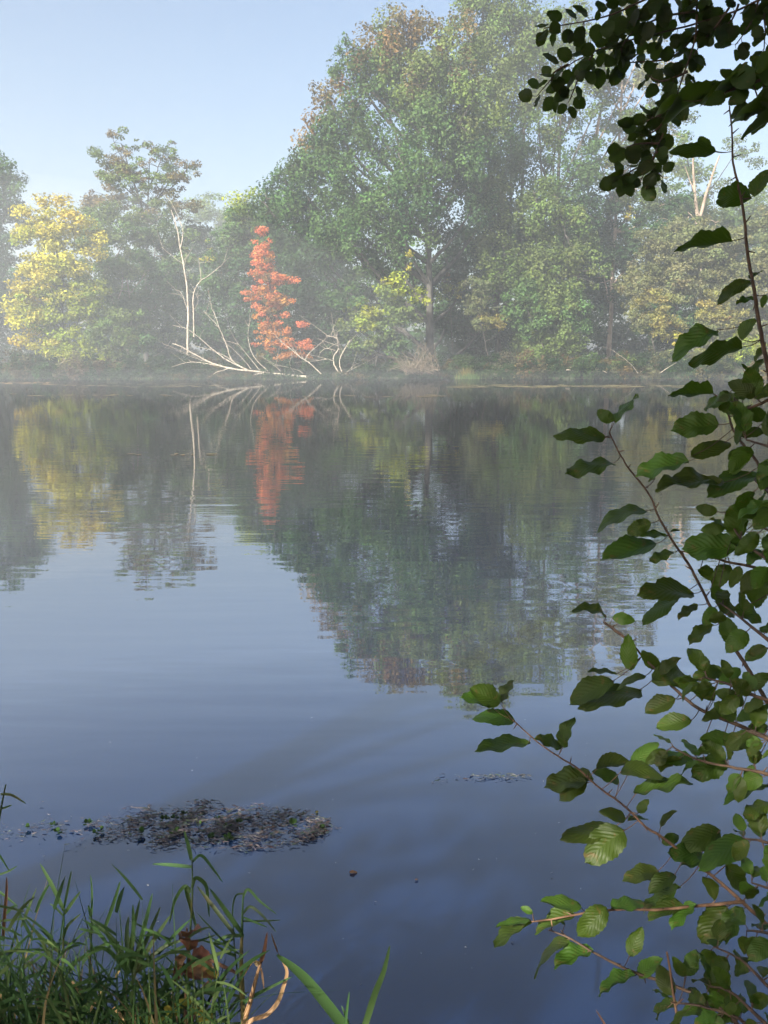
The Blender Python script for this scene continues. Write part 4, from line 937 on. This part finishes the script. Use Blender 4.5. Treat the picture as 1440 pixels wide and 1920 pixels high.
reed('reed cut by the left picture edge with one bent leaf', 1.95, [(22, 62), (10, 120), (-6, 220), (-20, 420), (-30, 900)], [([(2, 98), (45, 102), (98, 134)], 6), ([(-8, 155), (20, 148), (46, 138)], 5), ([(-30, 300), (0, 330), (40, 395)], 5), ([(-20, 405), (30, 388), (66, 366)], 5), ([(-20, 450), (25, 485), (68, 520)], 5)])
reed('brownish reed leaf standing at the left edge', 1.9, None, [([(12, 640), (16, 570), (24, 470), (25, 408)], 8, M_BROWN), ([(-20, 575), (60, 568), (122, 562)], 5)], 'bent_grass', 'reed leaf')
fan = [([(490, 760), (495, 640), (525, 490)], 9), ([(495, 760), (540, 600), (572, 468)], 9), ([(500, 760), (560, 620), (602, 520)], 9), ([(500, 770), (580, 640), (642, 548)], 9), ([(490, 760), (475, 640), (482, 556)], 10), ([(480, 760), (430, 650), (330, 560)], 9), ([(490, 750), (500, 600), (498, 510)], 8), ([(505, 770), (600, 680), (700, 640)], 8), ([(505, 770), (640, 690), (820, 622)], 7), ([(480, 770), (400, 680), (320, 690)], 8), ([(495, 760), (530, 640), (555, 540)], 10), ([(490, 770), (450, 700), (390, 610)], 9)]
reed('dense fan of green grass blades left of the tallest reed', 1.8, None, [(p, w * 1.15) for p, w in fan], 'grass_tuft', 'grass')
# withered broad leaved plant
wp = empty('withered_plant', atd(*Z5(690, 1000), 1.75)); tag(wp, 'withering broad leaved plant with brown and yellow leaves among the grass', 'plant')
t = Tubes()
for pl in ([(700, 1010), (695, 860), (710, 720), (700, 600)], [(690, 1010), (740, 850), (820, 770)], [(690, 1010), (650, 880), (650, 820)], [(700, 1010), (730, 930), (740, 880)]):
    t.add([atd(*Z5(*p), 1.75) for p in pl], .004, .0018, 6, 4)
st = t.build('stem', M_TWIGDRY, wp)
for b, e, w, me in [((705, 690), (690, 575), .5, BLEAF), ((710, 640), (745, 560), .4, BLEAF), ((690, 730), (640, 820), .7, BLEAF), ((710, 720), (840, 790), .6, BLEAF), ((700, 740), (760, 800), .7, BLEAF), ((780, 740), (830, 800), .5, YLEAF), ((690, 700), (650, 770), .6, BLEAF), ((640, 930), (660, 870), .68, YLEAF), ((735, 930), (745, 872), .7, YLEAF), ((690, 900), (700, 830), .6, YLEAF), ((620, 960), (630, 890), .5, YLEAF), ((770, 960), (780, 900), .6, YLEAF), ((560, 960), (520, 900), .4, YLEAF), ((430, 900), (465, 955), .5, BLEAF), ((680, 760), (700, 735), .6, YLEAF), ((720, 705), (800, 690), .4, BLEAF), ((600, 980), (560, 940), .6, BLEAF)]:
    lf = put_leaf(st, wp, atd(*Z5(*b), 1.75), atd(*Z5(b[0] + (e[0] - b[0]) * .72, b[1] + (e[1] - b[1]) * .72), 1.72), w, me)
# loose straw pieces
for i, (pl, w) in enumerate([([(270, 800), (290, 830), (300, 850)], 9), ([(330, 920), (360, 870), (385, 825)], 13), ([(425, 900), (450, 930), (470, 970)], 20), ([(500, 960), (510, 930), (518, 900)], 12), ([(435, 790), (440, 770), (450, 760)], 10), ([(0, 850), (10, 860), (20, 880)], 14), ([(240, 940), (250, 900), (255, 850)], 9)]):
    lab = ['dry curled straw leaf low in the left grass', 'pale dry leaf slanting in the middle of the left grass', 'orange tan dry leaf at the bottom edge left of the yellow leaves', 'small tan dry leaf beside the yellow leaves', 'tiny pale dry leaf behind the grass fan', 'whitish dry leaf at the left picture edge', 'upright dry leaf in the left grass near the bottom'][i]
    r_ = empty('dry_leaf', atd(*Z5(*pl[0]), 1.7)); tag(r_, lab, 'dry leaf', 'dry leaves in the near grass')
    blade('leaf', r_, Z5, pl, 1.7, w * .6, M_STRAW)
# grass mass
def near_grass(i):
    while True:
        px = random.uniform(-120, 440); d = random.uniform(1.55, 2.15)
        if random.random() < (1 if px < 330 else .45): break
    return atd(px, 1985 + random.uniform(-40, 60), d), random.uniform(.75, 1.1) * (1.0 if px < 300 else .75)
NG = [(.034, .068, .024), (.042, .080, .026), (.028, .058, .021), (.055, .082, .03), (.13, .10, .05), (.03, .06, .022)]
tag(link('near_grass', blade_field(480, near_grass, lambda: random.uniform(.10, .36), .0034, NG, .6, 5), M_FOL), 'dense green grass on the near bank at the lower left', 'grass', kind='stuff')
def leafy_reeds(n):
    V, Q, T = [], [], []
    def ribbon(P, w, tint):
        b = len(V); k = len(P)
        for i, p in enumerate(P):
            fr = i / (k - 1)
            tg = (P[min(i + 1, k - 1)] - P[max(i - 1, 0)]).normalized()
            sd = tg.cross(Vector((random.gauss(0, .05), -1, .35))).normalized()
            ww = w * (math.sin(math.pi * min(1, .10 + fr * .9) ** .7) ** .7 if fr < .99 else .04)
            V.extend([tuple(p - sd * ww), tuple(p + sd * ww)]); T.extend([tint, tint])
        for i in range(k - 1): Q.append((b + 2 * i, b + 2 * i + 1, b + 2 * i + 3, b + 2 * i + 2))
    for i in range(n):
        px = random.uniform(-60, 300) if random.random() < .75 else random.uniform(300, 430)
        d = random.uniform(1.6, 2.1); p0 = atd(px, 1960, d)
        h = random.uniform(.10, .34) * (1 if px < 290 else .7); ln = random.gauss(0, .18)
        top = p0 + Vector((ln * h, random.gauss(0, .05), h))
        tint = np.array(random.choice(NG[:4])) * random.uniform(.8, 1.4)
        ribbon([p0, p0.lerp(top, .5), top], .0016, tint)
        m_ = random.randrange(5, 8); side = random.choice([-1, 1])
        for j in range(m_):
            fz = .2 + .8 * j / (m_ - 1); q = p0.lerp(top, fz); side = -side
            a = random.uniform(.3, 1.15); L = random.uniform(.06, .13)
            dv = Vector((math.sin(a) * side, random.gauss(0, .5), math.cos(a))).normalized()
            dr = random.uniform(0, .5)
            ribbon([q + dv * L * u - Vector((0, 0, dr * L * u * u)) for u in (0, .25, .5, .75, 1)], random.uniform(.0022, .0042), tint * random.uniform(.8, 1.2))
    return np_mesh('reed_bed', V, Q, np.array(T))
tag(link('reed_bed', leafy_reeds(75), M_FOL), 'mass of short leafy reeds filling the lower left corner', 'reed bed', kind='stuff')
def bank_grass(i):
    x = random.uniform(-3.2, 3.2); y = near_edge(x) - abs(random.gauss(0, .8)) + .05
    return Vector((x, y, max(0, near_z(x, y)) - .01)), 1.0
tag(link('bank_grass', blade_field(2600, bank_grass, lambda: random.uniform(.06, .22), .003, NG, .5, 3), M_FOL), 'short grass on the near bank', 'grass', kind='stuff')

# ------------------------------------------------------------------ floating weed on the near water
def weed_mat(name, label, n, sampler, tints, smin, smax, z=.004):
    V, Q, T = [], [], []
    for i in range(n):
        px, py = sampler()
        c = on_water(px, py, z + random.random() * .012)
        a = random.gauss(0, .45); L = random.uniform(smin, smax); W = L * random.choice([.05, .06, .08, .10, .14, .3])
        dx, dy = math.cos(a), math.sin(a)
        b = len(V); tl = random.gauss(0, .12)
        for (u, v) in ((-1, 0), (-.3, 1), (.5, .8), (1, 0), (.4, -.8), (-.4, -1)):
            V.append((c.x + dx * u * L * .5 - dy * v * W * .5, c.y + dy * u * L * .5 + dx * v * W * .5, max(.002, c.z + u * L * tl * .5 + random.uniform(-.002, .003))))
        Q += [(b, b + 1, b + 2, b + 5), (b + 5, b + 2, b + 3, b + 4)]
        tn = np.array(random.choice(tints)) * random.uniform(.4, .95); T += [tn] * 6
    o = link(name, np_mesh(name, V, Q, np.array(T)), M_WET); tag(o, label, 'floating weed', kind='stuff')
def s_main():
    while True:
        u, v = random.gauss(0, .5), random.gauss(0, .5)
        if u * u + v * v > 1: continue
        px = 400 + u * 235 + (12 * math.sin(v * 9)); py = 1548 - (px - 405) * .00 + v * 46 + 5 * math.sin(px * .045)
        if random.random() < .22 + .78 * (math.sin(px * .05 + py * .21) * math.sin(px * .021 - py * .13) > -.05): return px, py
def s_tail():
    px = random.uniform(0, 240); return px, 1556 + random.gauss(0, 12) + 8 * math.sin(px * .05) - (px < 90) * 4
def s_edge():
    th = random.gauss(0.15, .55); return 415 + 185 * math.cos(th) + random.gauss(0, 9), 1550 + 40 * math.sin(th) + random.gauss(0, 4)
MT = [(.075, .055, .065), (.05, .04, .05), (.10, .085, .095), (.05, .06, .05), (.04, .065, .03), (.12, .10, .10), (.08, .05, .045)]
weed_mat('floating_weed_mat', 'oval mat of brown and green pondweed floating on the near water', 2600, s_main, MT, .008, .042)
weed_mat('floating_weed_trail', 'sparse trail of floating weed drifting left of the oval mat', 150, s_tail, MT, .008, .034)
weed_mat('floating_weed_rim', 'dense brown rim of debris at the right end of the oval mat', 420, s_edge, MT + [(.12, .06, .04)], .008, .03)
weed_mat('floating_weed_strip', 'small strip of green weed floating near the low alder branch', 80, lambda: (random.gauss(935, 26), 1455 + random.gauss(0, 3)), [(.07, .10, .05), (.10, .10, .09), (.15, .14, .12)], .01, .035)
weed_mat('floating_specks', 'few dark specks floating left of the small weed strip', 16, lambda: (random.uniform(805, 910), 1463 + random.gauss(0, 3) - random.random() * 8), MT, .01, .04)
weed_mat('floating_flecks', 'scattered pale flecks drifting on the open near water', 70, lambda: (random.uniform(40, 1150), random.uniform(1180, 1860)), [(.2, .18, .14), (.1, .09, .07), (.3, .28, .24)], .004, .014)
# sprigs of green leaves standing on the mat
sprig_px = [(52, 1553), (100, 1549), (165, 1546), (108, 1562), (178, 1564), (190, 1558), (308, 1539), (327, 1536), (265, 1564), (347, 1528), (408, 1536), (426, 1551), (398, 1573), (427, 1574), (448, 1544), (328, 1562), (374, 1548), (548, 1549), (605, 1555)]
def sprig_mesh(k):
    V, Q, T = [], [], []
    rs = random.Random(k)
    for i in range(7):
        a = rs.uniform(0, 6.28); el = rs.uniform(.2, 1.2); L = rs.uniform(.012, .024)
        d = Vector((math.cos(a) * math.cos(el), math.sin(a) * math.cos(el), math.sin(el)))
        s = d.cross(Vector((0, 0, 1))).normalized(); b0 = Vector((0, 0, .003)) + d * .006
        b = len(V)
        for u, w in ((0, .1), (.35, .45), (.75, .4), (1, .05)):
            V += [tuple(b0 + d * u * L - s * w * L), tuple(b0 + d * u * L + s * w * L)]
        for j in range(3): Q.append((b + 2 * j, b + 2 * j + 1, b + 2 * j + 3, b + 2 * j + 2))
        T += [np.array((.025, .05, .015)) * rs.uniform(.7, 1.8)] * 8
    return np_mesh('water_sprig', V, Q, np.array(T))
SPR = [sprig_mesh(i) for i in range(4)]
for i, p in enumerate(sprig_px):
    o = link('water_sprig', SPR[i % 4], M_FOL)
    o.location = on_water(*p, .004); o.rotation_euler.z = random.uniform(0, 6.28); s = random.uniform(.8, 1.25); o.scale = (s, s, s)
    tag(o, 'small dark green water plant sprig poking up from the floating weed', 'water plant', 'green sprigs on the floating weed')
def float_leaf(label, px, py, L, me, a):
    o = link('floating_leaf', me, me.materials[0]); c = on_water(px, py, .006)
    o.location = c; o.scale = (L, L, L * .5); o.rotation_euler = (0, 0, a)
    tag(o, label, 'leaf')
float_leaf('single brown leaf floating alone on open near water', 655, 1636, .035, BLEAF, .2)
float_leaf('tiny dark leaf floating right of the lone brown leaf', 778, 1650, .016, BLEAF, .5)
float_leaf('pale fallen leaf at the right tip of the weed mat', 592, 1524, .022, YLEAF, 1.2)

# ------------------------------------------------------------------ unseen tree added left of frame, crown shaped to shade the near plants
random.seed(5); rng = np.random.default_rng(SHADE_SEED)
Cs, Ss, Ts = [], [], []
def swing(x, y):                      # the crown stands between the sun and the near plants
    a = math.atan2(-0.62, -0.78) - math.atan2(-0.74, -0.60)
    dx, dy = x - .4, y - 1.1
    return .4 + dx * math.cos(-a) - dy * math.sin(-a), 1.1 + dx * math.sin(-a) + dy * math.cos(-a)
sh = Vector((*swing(-6.6, -0.9), 0.5))
st_ = empty('unseen_shade_tree', sh); tag(st_, 'unseen leafy tree added outside the left edge to shade the near plants', 'tree')
t = Tubes(); t.add([sh - Vector((0, 0, .4)), sh + Vector((.1, 0, 2)), sh + Vector((.3, .1, 5)), sh + Vector((.2, 0, 8.5))], .24, .06, 12, 5, .01); t.build('trunk', M_BARK, st_)
t = Tubes()
for (cx, cy_, cz, rx, rz, dn) in SHADE:
    c = Vector((*swing(cx, cy_), cz))
    t.add([sh + Vector((.2, 0, max(1.6, (cz - .5) * .75))), sh.lerp(c, .5) + Vector((0, 0, cz * .5)), c], .05, .012, 7, 4)
    P, C, S, T = lobe_fill(c, (rx, rx, rz), GD, .5, .13, dn, .3)
    Cs.append(C); Ss.append(S); Ts.append(T)
t.build('limbs', M_BARK, st_)
V, Q, T = leaf_quads(np.concatenate(Cs), np.concatenate(Ss), np.concatenate(Ts))
link('crown', np_mesh('crown', V, Q, T), M_FOL, st_)['kind'] = 'stuff'

Cs, Ss, Ts = [], [], []  # unseen bushes added behind the camera to block low skylight
for i in range(26):
    a = -math.pi * (i + .5) / 26
    c = (9.5 * math.cos(a) + random.uniform(-.6, .6), 9.5 * math.sin(a) - 1.5, random.uniform(1.4, 2.2))
    P, C, S, T = lobe_fill(c, (1.5, 1.2, 1.9), GD, .7, .24, .8, .3)
    kp = C[:, 2] > .3; Cs.append(C[kp]); Ss.append(S[kp]); Ts.append(T[kp])
V, Q, T = leaf_quads(np.concatenate(Cs), np.concatenate(Ss), np.concatenate(Ts))
tag(link('unseen_shade_thicket', np_mesh('unseen_shade_thicket', V, Q, T), M_FOL), 'unseen bushy thicket added behind the camera to dim the skylight', 'thicket', kind='stuff')

# ------------------------------------------------------------------ haze
def box_mesh(name, a, b):
    V = [(x, y, z) for x in (a[0], b[0]) for y in (a[1], b[1]) for z in (a[2], b[2])]
    Q = [(0, 1, 3, 2), (4, 6, 7, 5), (0, 4, 5, 1), (2, 3, 7, 6), (0, 2, 6, 4), (1, 5, 7, 3)]
    return np_mesh(name, V, Q)
m, n, o = mat('haze_air')
pv = N(n, 'ShaderNodeVolumePrincipled')
pv.inputs['Color'].default_value = (0.90, 0.95, 1.0, 1)
pv.inputs['Density'].default_value = HAZE_DENSITY
pv.inputs['Anisotropy'].default_value = 0.25
n.links.new(pv.outputs[0], o.inputs['Volume'])
hz = link('haze', box_mesh('haze', (-260, -60, -1.6), (260, 320, 46)), m)
tag(hz, 'pale morning haze filling the air over the pond', 'haze', kind='stuff')

# thin mist lying on the far water: soft flat domes of slightly denser air
mm, n, o = mat('mist_air')
pv = N(n, 'ShaderNodeVolumePrincipled')
pv.inputs['Color'].default_value = (0.90, 0.95, 1.0, 1)
pv.inputs['Density'].default_value = MIST_DENSITY
pv.inputs['Anisotropy'].default_value = 0.25
n.links.new(pv.outputs[0], o.inputs['Volume'])
def dome(c, R, label, bump=.12):
    nu, nv = 40, 14
    V, Q = [], []
    for j in range(nv + 1):
        ph = math.pi * j / nv
        for i in range(nu):
            th = 2 * math.pi * i / nu
            k = 1 + bump * math.sin(3 * th + c[0]) * math.sin(ph) + bump * .6 * math.sin(7 * th + 2 * ph + c[1])  * math.sin(ph)
            V.append((c[0] + R[0] * k * math.sin(ph) * math.cos(th), c[1] + R[1] * k * math.sin(ph) * math.sin(th), c[2] + R[2] * k * math.cos(ph)))
    for j in range(nv):
        for i in range(nu): Q.append((j * nu + i, (j + 1) * nu + i, (j + 1) * nu + (i + 1) % nu, j * nu + (i + 1) % nu))
    tag(link('haze', np_mesh('mist', V, Q, smooth=True), mm), label, 'mist', kind='stuff')
dome((-46, 92, -2), (58, 70, 20), 'white morning mist around the left far trees', .04)
dome((-8, 64, -.2), (56, 20, 1.2), 'thin mist lying on the water along the far shore', .05)
